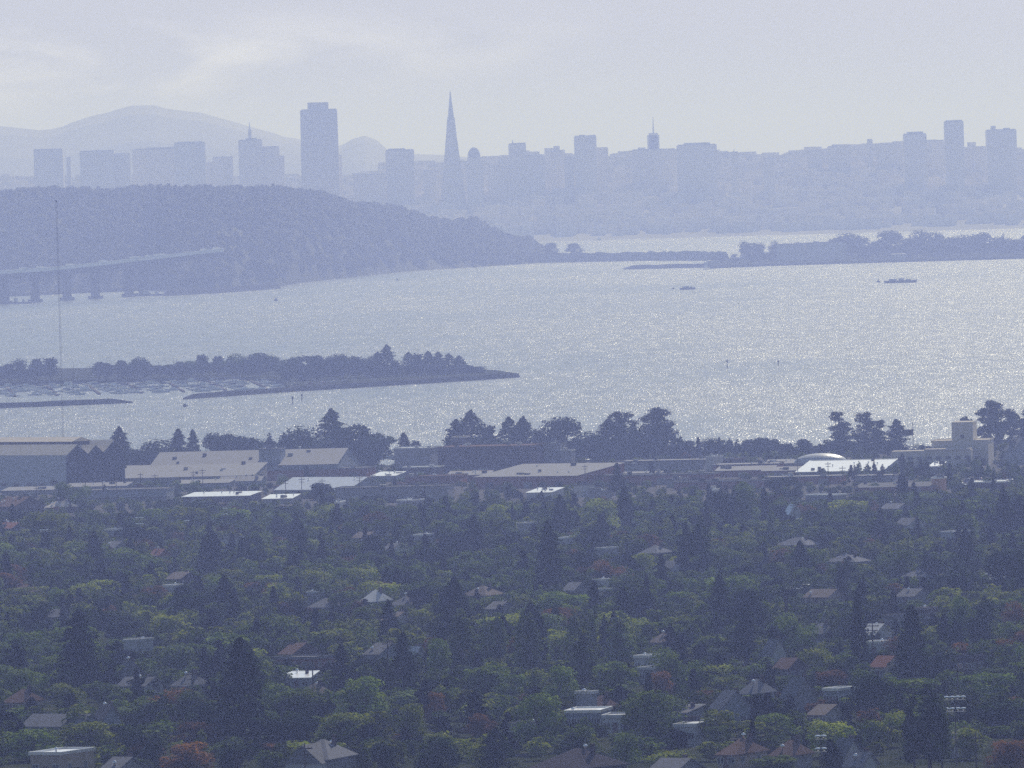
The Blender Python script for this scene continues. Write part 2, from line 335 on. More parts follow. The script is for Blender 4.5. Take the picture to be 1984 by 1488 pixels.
def k_euc(seed, q=1.0, H=22.0, W=12.0):
    rng = np.random.default_rng(seed); lobes = []; tk = MB()
    st = []
    for s_ in range(4):
        a = rng.uniform(0, 6.28); r = W * rng.uniform(.05, .24); top = H * rng.uniform(.78, .95)
        p0 = (rng.uniform(-.4, .4), rng.uniform(-.4, .4), -1); p1 = (r * .5 * math.cos(a), r * .5 * math.sin(a), top * .45); p2 = (r * math.cos(a), r * math.sin(a), top)
        tk.tube(p0, p1, .38, .25); tk.tube(p1, p2, .25, .06); st.append((p1, p2))
        for k in range(12):
            f_ = rng.uniform(-0.75, 1); base = np.array(p1) * (1 - f_) + np.array(p2) * f_; a2 = rng.uniform(0, 6.28)
            rr = W * .27 * rng.uniform(.2, 1) * (1.15 - .6 * max(0, f_)); c = base + np.array([rr * math.cos(a2), rr * math.sin(a2), rng.uniform(-.02, .05) * H])
            lobes.append((*c, rng.uniform(.08, .15) * W)); tk.tube(tuple(base), tuple(c), .09, .03, 5)
    lobes.append((st[0][1][0], st[0][1][1], H * .93, W * .1))
    return H, W, lobe_cards(lobes, int(4600 * q), 0.5 / math.sqrt(q), rng, .1), tk
def k_cypress(seed, q=1.0, H=13.0, W=13.0):
    rng = np.random.default_rng(seed); C, Nn = [], []; tk = MB().tube((0, 0, -1), (0, 0, H * .8), .45, .08)
    nb = int(120 * q ** .5)
    for i in range(nb):
        a = rng.uniform(0, 6.28); t_ = rng.uniform(0, 1); el = R(rng.uniform(8, 55)); z0 = H * (.12 + .62 * t_)
        ln = W / 2 * rng.uniform(.6, 1.08) * (1 - .45 * t_) ; per = int(26 * q ** .5); s_ = rng.uniform(.25, 1, per)
        c = np.stack([ln * s_ * math.cos(a) * math.cos(el), ln * s_ * math.sin(a) * math.cos(el), z0 + ln * s_ * math.sin(el) * .7], 1)
        c += rng.normal(size=(per, 3)) * (.5 * (1.15 - s_))[:, None]; C.append(c)
        Nn.append(rng.normal(size=(per, 3)) * .5 + np.array([math.cos(a) * .4, math.sin(a) * .4, .7]))
        if i % 6 == 0: tk.tube((0, 0, z0 * .9), tuple(c[int(np.argmax(s_))]), .14, .03, 5)
    for i in range(50):   # ragged leader
        pass
    v = cards(np.concatenate(C), norm(np.concatenate(Nn)), 0.58 / math.sqrt(q), rng); v[:, 2] = np.minimum(v[:, 2], H)
    return H, W, v, tk
def k_palm(seed, q=1.0, H=12.0, W=6.0):
    rng = np.random.default_rng(seed); tk = MB(); pts = [(0, 0, -1), (.15, 0, H * .4), (.05, .1, H * .78)]
    tk.tube(pts[0], pts[1], .34, .28); tk.tube(pts[1], pts[2], .28, .36)
    vs = []
    for i in range(64):
        a = rng.uniform(0, 6.28); el = R(rng.uniform(-45, 80)); ln = W / 2 * rng.uniform(.8, 1.05); nseg = 7; prev = None
        for k in range(nseg):
            s_ = (k + .5) / nseg; x = ln * s_ * math.cos(el) ; z = ln * s_ * math.sin(el) - ln * .5 * s_ ** 2
            p = np.array([.05 + x * math.cos(a), .1 + x * math.sin(a), H * .8 + z])
            hw = .28 * math.sin(math.pi * (.15 + .8 * s_)); side = np.array([-math.sin(a), math.cos(a), 0]); fw = np.array([math.cos(a) * .22, math.sin(a) * .22, .02])
            for sg in (-1, 1):
                e = p + side * sg * hw * 1.9 + np.array([0, 0, -hw]) + fw
                vs += [p - fw * .4, p + fw * .4, e + fw * .2, e - fw * .2]
    return H, W, np.array(vs), tk
KINDS = {'broad': [k_broad(s) for s in (1, 2, 3, 4, 5, 6)], 'conifer': [k_conifer(s) for s in (11, 12, 13)], 'poplar': [k_poplar(s) for s in (21, 22)],
         'euc': [k_euc(s) for s in (31, 32, 33)], 'cypress': [k_cypress(s) for s in (41, 42)], 'palm': [k_palm(51)],
         'shaggy': [k_conifer(61, 1.0, 15.0, 12.0), k_conifer(62, 1.0, 15.0, 12.0)]}
NAME = dict(broad='broadleaf_tree', conifer='conifer_tree', poplar='poplar_tree', euc='eucalyptus_tree', cypress='cypress_tree', palm='palm_tree', shaggy='pine_tree')
NOUN = dict(broad='round-crowned tree', conifer='pointed conifer', poplar='narrow columnar tree', euc='tall open-crowned tree', cypress='spreading evergreen', palm='palm tree', shaggy='ragged pine')
COLW = dict(dark='dark', green='green', yellow='yellow-green', rust='rust-coloured', grey='grey-green')
PROTO = {}
def proto(kind, colour, var):
    key = (kind, colour, var)
    if key not in PROTO:
        H0, W0, v, tk = KINDS[kind][var]
        PROTO[key] = (H0, W0, mesh_cards('crown', v, LEAF[colour]), tk.mesh('trunk', M['bark']))
    return PROTO[key]
rs = random.Random(5)
TREES = []     # dicts for labels and for keeping fillers off
def tree(kind, colour, x, y, z, h, wd, group, label=None, var=None):
    var = rs.randrange(len(KINDS[kind])) if var is None else var
    H0, W0, cm, tm = proto(kind, colour, var)
    o = empty(NAME[kind], (x, y, z), rs.uniform(0, 6.28), cat='palm' if kind == 'palm' else 'tree', group=group)
    wd *= {'conifer': 1.3, 'shaggy': 1.25, 'broad': 1.22, 'poplar': 1.2, 'euc': 1.35}.get(kind, 1.15); o.scale = (wd / W0, wd / W0, h / H0)
    link('trunk', tm, o); link('crown', cm, o)
    px, pb = proj(x, y, z); _, pt = proj(x, y, z + h)
    T = dict(o=o, px=px, pt=pt, pb=pb, w=wd * F / y, d=y, kind=kind, colour=colour, h=h, label=label, group=group); TREES.append(T)
    if label: o['label'] = label
    return T
def tree_px(kind, colour, px, yt, yb, wpx, group, label=None, z=None, d=None):
    if d is None: d = find_d(px, yb)
    zb = gz(d) if z is None else z
    a, b_ = ray(px, yt); return tree(kind, colour, a * d, d, zb, CAMZ + b_ * d - zb, wpx * d / F, group, label)

# ------------------------------------------------------------------ buildings
LAND = []      # (px, py, phrase) landmarks for tree labels
KEEP = []      # (x0, y0, x1, y1, d) picture boxes that random trees may not hide
def roof_mb(kind, L_, D, e, r, ov=0.45):
    m = MB(); hx, hy = L_ / 2 + ov, D / 2 + ov; th = .18; k = ov * (r - e) / (D / 2) if D else 0
    if kind == 'gable':
        m.add([(-hx, -hy, e - k), (hx, -hy, e - k), (hx, 0, r), (-hx, 0, r), (hx, hy, e - k), (-hx, hy, e - k),
               (-hx, -hy, e - k + th), (hx, -hy, e - k + th), (hx, 0, r + th), (-hx, 0, r + th), (hx, hy, e - k + th), (-hx, hy, e - k + th)],
              [(3, 2, 1, 0), (5, 4, 2, 3), (6, 7, 8, 9), (9, 8, 10, 11), (0, 1, 7, 6), (4, 5, 11, 10), (1, 2, 8, 7), (2, 4, 10, 8), (3, 0, 6, 9), (5, 3, 9, 11)])
    elif kind == 'hip':
        g_ = max(0.3, hx - hy); a = e - k
        m.add([(-hx, -hy, a), (hx, -hy, a), (hx, hy, a), (-hx, hy, a), (-g_, 0, r), (g_, 0, r), (-hx, -hy, a - th), (hx, -hy, a - th), (hx, hy, a - th), (-hx, hy, a - th)],
              [(0, 1, 5, 4), (1, 2, 5), (2, 3, 4, 5), (3, 0, 4), (6, 7, 1, 0), (7, 8, 2, 1), (8, 9, 3, 2), (9, 6, 0, 3), (9, 8, 7, 6)])
    elif kind == 'flat':
        m.box(-hx + .2, hx - .2, -hy + .2, hy - .2, e, e + .25); q = .25
        for b_ in ((-hx + .2, hx - .2, -hy + .2, -hy + .2 + q), (-hx + .2, hx - .2, hy - .2 - q, hy - .2), (-hx + .2, -hx + .2 + q, -hy + .2 + q, hy - .2 - q), (hx - .2 - q, hx - .2, -hy + .2 + q, hy - .2 - q)):
            m.box(*b_, e + .25, e + .55)
    elif kind == 'shed':   # mono-pitch falling towards the camera side
        m.add([(-hx, -hy, e), (hx, -hy, e), (hx, hy, r), (-hx, hy, r), (-hx, -hy, e + th), (hx, -hy, e + th), (hx, hy, r + th), (-hx, hy, r + th)],
              [(3, 2, 1, 0), (4, 5, 6, 7), (0, 1, 5, 4), (1, 2, 6, 5), (2, 3, 7, 6), (3, 0, 4, 7)])
    return m
WIN = {}
GLINT_VENT = MB().lathe([(.12, 0), (.12, .35), (.26, .42), (.34, .55), (.35, .68), (.30, .82), (.18, .93), (.03, .97)], n=14).mesh('glint_vent', M['lamp'])
GLINT_VENT.polygons.foreach_set('use_smooth', [True] * len(GLINT_VENT.polygons))
def add_window(root, x, y, z, rz, wd=1.3, hg=1.2, pane=True, name='window'):
    k = (round(wd, 1), round(hg, 1), name)
    if k not in WIN:
        f = MB(); a, b_ = wd / 2, hg / 2
        if name == 'door': f.box(-a, a, -.05, .0, -b_, b_); WIN[k] = (f.mesh('door', M['door']), None)
        else:
            for q in ((-a, a, b_ - .1, b_), (-a, a, -b_, -b_ + .1), (-a, -a + .1, -b_ + .1, b_ - .1), (a - .1, a, -b_ + .1, b_ - .1), (-.04, .04, -b_ + .1, b_ - .1)):
                f.box(q[0], q[1], -.07, 0, q[2], q[3])
            p = MB().box(-a + .1, a - .1, -.035, -.01, -b_ + .1, b_ - .1); WIN[k] = (f.mesh('window', M['frame']), p.mesh('pane', M['glass']))
    o = link(name, WIN[k][0], root, (x, y, z)); o.rotation_euler = (0, 0, rz)
    if WIN[k][1] and pane: link('pane', WIN[k][1], o)
    return o
def building(name, cat, label, px, yt, wpx, Ht, kind, roof, wall, D=9.0, yaw=-30.0, eave=None, group=None, chim=False, nwin=3, win=True,
             d=None, keep=True, land=None, door=True, wsize=(1.3, 1.2), rows=1):
    if d is None: d = find_d(px, yt, Ht)
    th = abs(R(yaw)); W = wpx * d / F
    D = min(D, W * .75 / max(.2, math.sin(th))) if th > .05 else D
    L_ = max(3.0, (W - D * math.sin(th)) / math.cos(th)); x = ray(px, yt)[0] * d; z = gz(d)
    root = empty(name, (x, d, z), R(yaw), label=label, cat=cat, group=group)
    e = eave if eave is not None else {'gable': Ht * .58, 'hip': Ht * .52, 'flat': Ht - .55, 'shed': Ht * .7}[kind]
    wl = MB()
    zt = e - .012
    if kind == 'gable':
        wl.prism([(-D / 2, -2), (D / 2, -2), (D / 2, zt), (0, Ht - .03), (-D / 2, zt)], -L_ / 2, L_ / 2)
        wl.v = [(y, -x_, z_) for x_, y, z_ in wl.v]
    elif kind == 'shed':
        wl.prism([(-D / 2, -2), (D / 2, -2), (D / 2, Ht - .03), (-D / 2, zt)], -L_ / 2, L_ / 2); wl.v = [(y, x_, z_) for x_, y, z_ in wl.v]
    else: wl.box(-L_ / 2, L_ / 2, -D / 2, D / 2, -2, zt - (.2 if kind == 'hip' else 0))
    wl.obj('wall', M[wall], root)
    rf = roof_mb(kind, L_, D, e, Ht - .18).obj('roof', M[roof], root)
    if chim:
        cx = L_ * .22; cy = D * .12; MB().box(cx - .32, cx + .32, cy - .28, cy + .28, e, Ht + .3).box(cx - .38, cx + .38, cy - .34, cy + .34, Ht + .3, Ht + .42).obj('chimney', M['dwall'], rf)
    if win:
        zc = min(e * .55, 1.9) if rows == 1 else 1.7
        hh = e - .4
        for rr_ in range(rows):
            z_ = zc + rr_ * 3.0
            if z_ + wsize[1] / 2 > e: break
            for i in range(nwin):
                xx = -L_ / 2 + L_ * (i + .5) / nwin
                if door and rr_ == 0 and i == nwin // 2: add_window(root, xx, -D / 2, 1.05, 0, 1.0, 2.1, name='door')
                else: add_window(root, xx, -D / 2, z_, 0, *wsize)
            for s in (-.24, .24):
                add_window(root, L_ / 2, D * s, z_, R(90), *wsize)
    rv = random.Random(int(px * 3 + yt))
    for q in range({'warehouse': 4}.get(cat, 1) if rv.random() < .65 else 0):     # polished vent shapes added to the roofs to catch sun glints
        ux, uy = rv.uniform(-.4, .4) * L_, rv.uniform(-.35, .35) * D; f_ = (uy / D + .5) if kind == 'shed' else 0 if kind == 'flat' else max(0, 1 - abs(uy) * 2 / D)
        if kind == 'hip': ux *= .4
        tz = (Ht - .4 if kind == 'flat' else e + (Ht - e) * f_) - .1; o = link('glint_vent', GLINT_VENT, root, (ux, uy, tz))
    if cat == 'warehouse':      # rooftop units and loading doors
        rw = random.Random(int(px * 7 + yt)); n = max(2, int(L_ / 9))
        for q in range(min(9, n)):
            ux, uy = rw.uniform(-.46, .46) * L_, rw.uniform(-.4, .4) * D; sz_ = rw.uniform(.5, 1.3); tz = e + .26 if kind == 'flat' else e + (Ht - .18 - e) * ((uy / D + .5) if kind == 'shed' else (1 - abs(uy) * 2 / D)) - .1
            MB().box(ux - sz_, ux + sz_, uy - sz_ * .7, uy + sz_ * .7, tz, tz + rw.uniform(.6, 1.5)).obj('roof_unit', M[rw.choice(['gwall', 'dark', 'metal', 'lav'])], root)
        for q in range(min(8, int(L_ / 12))):
            dx_ = -L_ / 2 + L_ * (q + .5) / int(L_ / 12) + rw.uniform(-2, 2); MB().box(dx_ - 1.8, dx_ + 1.8, -D / 2 - .06, -D / 2, 0, min(3.4, e - .6)).obj('loading_door', M[rw.choice(['dwall', 'dark', 'gwall', 'wwall'])], root)
    if keep:
        s = F / d; yb = yt + Ht * s * (.45 if Ht < 9 else .6)
        KEEP.append((px - wpx * .46, yt - 2, px + wpx * .46, yb, d - D * .6))
    if land: LAND.append((px, yt + Ht * .4 * F / d, land, d))
    return root, L_, D, d
def house(px, yt, wpx, H_, kind, roof, wall, label, land=None, **k):
    roof = 'ttan' if roof == 'tan' else roof
    H_ *= .88; wpx *= .95
    k.setdefault('chim', kind != 'flat'); k.setdefault('group', 'houses among the trees')
    return building('house', 'house', label, px, yt, wpx, H_, kind, roof, wall, land=land, **k)

# --- foreground houses, nearest rows last
H = house
H(45, 1333, 75, 5.5, 'hip', 'brown', 'twall', 'low house with brown hipped roof at the left edge, beside the big dark conifer', 'the brown-roofed house at the left edge')
H(120, 1383, 160, 5.5, 'gable', 'grey', 'bwall', 'very long low house with grey roof near the lower left corner', 'the long grey-roofed house at lower left', D=8, nwin=7)
H(207, 1363, 46, 7.0, 'gable', 'tan', 'bwall', 'narrow gabled house with pinkish roof behind the yellow-green garden trees', None, yaw=-55, nwin=2)
r1 = H(120, 1452, 125, 5.2, 'flat', 'silver', 'twall', 'tan house with glaring white flat roof at the bottom left corner', 'the glaring white roof in the bottom left corner', D=12, yaw=-25)
H(238, 1466, 80, 5.5, 'gable', 'grey', 'gwall', 'grey-roofed house right of the glaring white flat roof', None)
H(368, 1302, 66, 5.5, 'hip', 'pale', 'gwall', 'house with pale hipped roof just left of the great dark conifer', 'the pale hipped roof left of the great conifer')
H(272, 1311, 90, 4.6, 'gable', 'pale', 'wwall', 'long low building with pale roof right of the broad left conifer', None, D=7, nwin=5)
H(250, 1280, 52, 7.0, 'gable', 'pale', 'gwall', 'house with steep pale gable turned sideways behind the long pale roof', None, yaw=-60)
H(268, 1237, 46, 5.2, 'flat', 'white', 'wwall', 'small white boxy house with flat roof right of the broad left conifer', 'the small white boxy house')
H(580, 1245, 76, 6.0, 'gable', 'brown', 'dwall', 'house with clean grey-brown gable roof between two dark conifers', 'the grey-brown gable roof', D=11, yaw=-32)
H(590, 1270, 120, 3.6, 'flat', 'pale', 'brick', 'long low brick-walled building with thin pale roof edge below the grey-brown gable', None, D=8, nwin=6)
H(582, 1302, 68, 4.0, 'shed', 'silver', 'bwall', 'low building with brilliant white roof right of the great conifer', 'the brilliant white low roof', D=9, yaw=-10)
H(610, 1322, 46, 4.5, 'hip', 'tan', 'gwall', 'small house with pale tan roof just below the brilliant white low roof', None)
H(745, 1245, 80, 6.0, 'gable', 'pale', 'bwall', 'house with light grey metal gable roof left of the dark central conifer', 'the light grey gable roof', D=11)
H(800, 1252, 24, 4.6, 'gable', 'white', 'wwall', 'tiny house with white gable peeping right of the dark central conifer', None, nwin=1)
H(728, 1141, 62, 6.5, 'hip', 'white', 'bwall', 'pale blue house with whitish hipped roof in the middle of the suburb', 'the pale blue house with whitish roof', D=10, rows=1)
H(788, 1153, 68, 5.0, 'hip', 'pale', 'twall', 'low house with pale lavender roof right of the pale blue house', None)
H(632, 1157, 72, 5.0, 'hip', 'grey', 'gwall', 'low house with grey hipped roof left of the pale blue house', 'the low grey hipped roof')
H(620, 1144, 42, 4.6, 'flat', 'white', 'gwall', 'small house with whitish flat roof behind the low grey hipped roof', None)
H(770, 1185, 60, 4.8, 'gable', 'tan', 'cream', 'low house with tan roof in front of the pale lavender roof', None)
H(935, 1133, 84, 5.5, 'hip', 'tan', 'gwall', 'long house with light scalloped hipped roof behind the big ragged pine', 'the long light hipped roof', nwin=6)
H(970, 1165, 50, 4.5, 'gable', 'pale', 'gwall', 'pale low house right of the big ragged pine', None)
H(352, 1108, 60, 4.8, 'gable', 'tan', 'dwall', 'long low house with plain tan roof left of the dark left-hand grove', 'the plain tan roof')
H(335, 1132, 24, 4.2, 'flat', 'silver', 'wwall', 'little white-roofed building right below the plain tan roof', None, nwin=1)
H(222, 1024, 28, 5.0, 'flat', 'silver', 'bwall', 'small building with two bright white roof strips left of a dark block of trees', None)
H(225, 1048, 50, 5.5, 'gable', 'pale', 'gwall', 'pale grey gabled house on the left below the two bright strips', 'the pale grey gabled house on the left')
H(310, 1063, 30, 5.0, 'gable', 'red', 'brick', 'small reddish house right of a dark block of trees', None)
H(450, 1040, 38, 5.0, 'flat', 'pale', 'wwall', 'small pale flat-roofed house on the left between round trees', None)
H(50, 1130, 60, 4.8, 'hip', 'brown', 'twall', 'brown-roofed house low among trees near the left edge', None)
H(115, 1180, 38, 4.8, 'gable', 'pale', 'gwall', 'small pale-roofed house left of the broad left conifer', None)
H(735, 1022, 24, 4.5, 'flat', 'silver', 'wwall', 'tiny flat white roof left of a wide round tree, mid picture', None, nwin=1)
H(822, 1034, 34, 4.5, 'flat', 'silver', 'gwall', 'narrow bright white roof left of the tall slim conifer', 'the narrow bright white roof', nwin=2)
H(710, 1030, 56, 4.8, 'gable', 'tan', 'twall', 'long tan-roofed house behind rounded trees, centre left', None)
H(765, 1052, 44, 5.2, 'gable', 'pale', 'cream', 'cream gabled house right of the squat dark conifer', None)
H(1020, 1012, 34, 5.6, 'flat', 'white', 'wwall', 'white cube of a house left of the great double conifer', 'the white cube house')
H(1100, 1040, 26, 4.2, 'flat', 'silver', 'wwall', 'thin bright roof strip right of the great double conifer', None, nwin=1)
H(1175, 1060, 36, 4.6, 'flat', 'white', 'gwall', 'low house with thin white roof line below the pair of pointed trees', None)
H(1270, 1055, 66, 5.0, 'hip', 'grey', 'gwall', 'wide grey hipped roof left of the twin cypress columns', 'the wide grey hipped roof')
H(1303, 1086, 32, 5.0, 'gable', 'pale', 'wwall', 'small white-fronted house just left of the twin cypress columns', None)
H(1162, 1121, 26, 4.6, 'flat', 'silver', 'wwall', 'small house with bright flat white roof, upper one of a stacked pair', 'the small bright flat roof', nwin=1)
H(1166, 1140, 28, 4.0, 'flat', 'white', 'twall', 'small house with flat pale roof, lower one of a stacked pair', None, nwin=1)
H(1115, 1128, 40, 5.0, 'gable', 'grey', 'gwall', 'grey house left of the small bright flat roof', None)
H(1253, 1268, 34, 4.6, 'flat', 'silver', 'wwall', 'small house with bright flat roof right of the columnar trees', 'the bright flat roof right of the columnar trees', nwin=2)
H(1262, 1291, 36, 4.0, 'flat', 'white', 'gwall', 'low white-edged roof under the bright flat roof', None, nwin=2)
H(1290, 1222, 60, 5.0, 'hip', 'tan', 'gwall', 'house with pale scalloped roof showing above light shrubs, right of centre', None)
H(1136, 1338, 18, 7.5, 'flat', 'white', 'bwall', 'narrow white-topped tower house above a cluster of flat roofs', None, D=4, nwin=1)
H(1165, 1345, 60, 5.5, 'hip', 'brown', 'dwall', 'brown roof tucked behind the cluster of white flat roofs', None)
H(1140, 1372, 95, 4.4, 'flat', 'silver', 'bwall', 'long white flat roof with dark posts, largest of its cluster', 'the long white flat roof', D=11, yaw=-12, nwin=6)
H(1200, 1382, 70, 4.0, 'flat', 'white', 'wwall', 'white flat roof right of and below the largest of its cluster', None, D=8, yaw=-12)
H(1020, 1398, 55, 4.5, 'flat', 'pale', 'gwall', 'low pale roof left of the long white flat roof', None)
H(1332, 1366, 50, 5.0, 'shed', 'pale', 'bwall', 'pale sloping roof just behind the vented flat roof', None, D=8)
vent_house = H(1345, 1398, 84, 4.6, 'flat', 'white', 'wwall', 'pale flat roof dotted with small black vents, lower right of centre', 'the vented flat roof', D=12, yaw=-18)
H(1415, 1337, 80, 8.0, 'gable', 'grey', 'bwall', 'grey-blue steep gabled house right of the vented flat roof', 'the steep grey-blue gabled house', D=10, yaw=-58)
H(1466, 1313, 60, 6.0, 'hip', 'grey', 'gwall', 'grey hipped house with white ridge line, beside the palm', 'the grey hipped house beside the palm')
H(1530, 1274, 54, 5.5, 'gable', 'brown', 'dwall', 'brown gabled roof above the palm, right of centre', 'the brown gabled roof')
H(1548, 1312, 66, 9.0, 'gable', 'pale', 'gwall', 'tall pale house with steep roof slope and slit window right of the palm', 'the tall pale steep-roofed house', D=10, yaw=-50)
H(1604, 1364, 72, 4.6, 'gable', 'tan', 'cream', 'long low house with tan roof and cream wall below the steep-roofed house', 'the long low cream house', nwin=5)
H(1625, 1331, 46, 4.2, 'flat', 'silver', 'bwall', 'carport with glinting white roof edge right of the steep-roofed house', None)
H(1438, 1428, 95, 5.6, 'hip', 'brown', 'twall', 'broad hipped house with reddish-brown roof near the bottom, right of centre', 'the reddish-brown hipped roof', D=12)
H(1532, 1431, 80, 5.6, 'hip', 'brown', 'gwall', 'hipped house with purplish-brown roof near the bottom, next to the dark bushy cone', 'the purplish-brown hipped roof')
H(1640, 1430, 44, 6.5, 'gable', 'pale', 'wwall', 'small house with pale leaf-shaped gable right of the dark bushy cone', None, yaw=-50)
H(1668, 1456, 44, 5.5, 'gable', 'grey', 'wwall', 'grey gabled house at the bottom, left of the dark columns', None)
H(1500, 1237, 40, 8.0, 'gable', 'pale', 'wwall', 'house with pale diagonal roof plane left of the tall narrow conifer', None, yaw=-55)
H(1592, 1205, 60, 5.2, 'hip', 'pale', 'wwall', 'pale roofed house in front of the palm at upper right', 'the pale house in front of the palm', D=8)
H(1597, 1141, 84, 5.0, 'gable', 'tan', 'twall', 'long tan-roofed house right of the palm at upper right', 'the long tan roof right of the palm')
H(1545, 1133, 30, 4.4, 'shed', 'silver', 'gwall', 'glaring white triangular roof directly right of the palm', None, nwin=1)
H(1698, 1208, 54, 6.0, 'gable', 'white', 'wwall', 'white house with two dark windows right of the tall narrow conifer', 'the white house with two dark windows')
H(1735, 1190, 40, 4.2, 'flat', 'pale', 'gwall', 'thin flat pale roof above the white house with dark windows', None)
H(1702, 1241, 28, 3.8, 'flat', 'silver', 'wwall', 'bright flat white roof strip below the white house', None, nwin=1)
H(1793, 1176, 38, 4.4, 'flat', 'tan', 'dwall', 'flat-roofed house with pinkish roof edge right of the tallest dark conifer', None)
H(1717, 1270, 50, 5.5, 'gable', 'red', 'twall', 'reddish sloping roof left of the tallest dark conifer', None)
H(1770, 1140, 70, 4.8, 'gable', 'pale', 'gwall', 'long pale roof before the dark rounded trees on the right', 'the long pale roof on the right')
H(1790, 1098, 90, 5.0, 'hip', 'grey', 'gwall', 'wide faint grey roof between trees on the right', None)
H(1922, 1100, 40, 6.0, 'hip', 'white', 'wwall', 'white-roofed house squeezed between dark trees at the right', 'the white-roofed house at the right')
H(1880, 1268, 38, 4.6, 'flat', 'dark', 'dwall', 'dark flat-roofed house with glinting edge near the right edge', None)
H(1545, 1040, 96, 5.0, 'hip', 'grey', 'gwall', 'broad house with grey hipped roof, second row of roofs on the right', 'the broad grey hipped roof')
H(1640, 1072, 96, 4.8, 'hip', 'grey', 'bwall', 'long grey hipped roof right of and below the broad grey hipped roof', None)
H(1762, 1003, 64, 6.0, 'gable', 'pale', 'wwall', 'whitish gabled house with a light lean-to right of the dark cone', 'the whitish gabled house', yaw=-40)
H(1535, 977, 32, 8.0, 'gable', 'silver', 'wwall', 'gleaming white steep-roofed house at upper right', 'the gleaming white steep roof', yaw=-60, nwin=1)
H(1600, 957, 84, 4.5, 'flat', 'silver', 'gwall', 'long thin white roof line behind the round tree at upper right', None, nwin=5)
H(1585, 946, 44, 5.0, 'hip', 'pale', 'gwall', 'small grey hipped roof above the long thin white roof line', None)
H(1735, 975, 60, 4.6, 'gable', 'grey', 'gwall', 'grey roofed house with glints above the whitish gabled house', None)
H(1850, 1028, 60, 4.6, 'flat', 'white', 'wwall', 'low white wall of a house near the right edge, left of the tall slim conifer', None)
r2 = H(625, 1430, 130, 7.0, 'hip', 'grey', 'gwall', 'large house with blue-grey hipped roof and front gable at the bottom', 'the large blue-grey hipped house', D=13, yaw=-20)
r3 = H(1118, 1447, 200, 7.0, 'hip', 'dark', 'dwall', 'biggest house of the front row, dark brown hipped roof cut by the bottom edge', 'the biggest dark-roofed house', D=15, yaw=-40)
H(1310, 1468, 110, 5.0, 'gable', 'grey', 'gwall', 'grey-roofed house at the bottom right of the biggest dark-roofed house', None)
H(1855, 1413, 90, 5.0, 'gable', 'pale', 'gwall', 'pale-roofed house at the bottom right behind yellow shrubs', None)
# front gable of the large house, vents of the vented roof
root, L_, D_, d_ = r2
m = MB().prism([(-3.4, 2.5), (3.4, 2.5), (0, 5.6)], -D_ / 2 - 3, 0).obj('front_gable', M['pale'], root)
MB().box(-3.1, 3.1, -D_ / 2 - 2.8, -D_ / 2 - .02, -2, 2.48).obj('porch_wall', M['wwall'], root)
root, L_, D_, d_ = vent_house
for i in range(9):
    MB().tube((-L_ * .3 + (i % 5) * L_ * .16, -2 + (i // 5) * 2.6, 4.2), (-L_ * .3 + (i % 5) * L_ * .16, -2 + (i // 5) * 2.6, 5.0), .28, .28, 8).obj('vent', M['dark'], root)

# ------------------------------------------------------------------ industrial strip
def shed(*a, **k):
    k.setdefault('win', False); return building(*a, **k)
B = lambda label, px, yt, w_, H_, kind, roof, wall, name='warehouse', cat='warehouse', land=None, **k: building(name, cat, label, px, yt, w_, H_, kind, roof, wall, land=land, **{**dict(win=False, group='industrial buildings along the shore'), **k})
# big three-gabled hall at the left: one thing, three roofs
d0 = 4120.0; zg = gz(d0); a0 = ray(128, 881)[0] * d0
hall = empty('industrial_hall', (a0, d0, zg), R(-38), label='huge industrial hall with three tan gable roofs in a row at the left edge', cat='industrial hall', group='industrial buildings along the shore')
zs = lambda px, py, d: CAMZ + ray(px, py)[1] * d - zg
eh = zs(128, 882, d0); bays = [(0, 14, eh, eh + 4.2), (14, 24, eh + .2, eh + 3.6), (24, 38, eh + .4, eh + 5.2)]
for i, (y0, y1, e, r) in enumerate(bays):
    Ln = 75.0; ym = (y0 + y1) / 2
    wl = MB().prism([(y0 + .02, -2), (y1 - .02, -2), (y1 - .02, e), (ym, r - .25), (y0 + .02, e)], -Ln, -.25); wl.v = [(y, x, z) for x, y, z in wl.v]
    wl.obj('wall', M['hallw'], hall)
    wl = MB().prism([(y0 + .02, -2), (y1 - .02, -2), (y1 - .02, e), (ym, r - .25), (y0 + .02, e)], -.24, 0); wl.v = [(y, x, z) for x, y, z in wl.v]
    wl.obj('gable_end', M['ddark'], hall)  # end walls of the same hall, shade put into a darker colour
    rf = MB(); o_ = .35
    rf.add([(-Ln, y0, e + .1), (o_, y0, e + .1), (o_, ym, r + .1), (-Ln, ym, r + .1), (o_, y1, e + .1), (-Ln, y1, e + .1),
            (-Ln, y0, e - .2), (o_, y0, e - .2), (o_, ym, r - .2), (o_, y1, e - .2)], [(0, 1, 2, 3), (3, 2, 4, 5), (6, 7, 1, 0), (7, 8, 2, 1), (8, 9, 4, 2)])
    rf.obj('roof', M['tan'], hall)
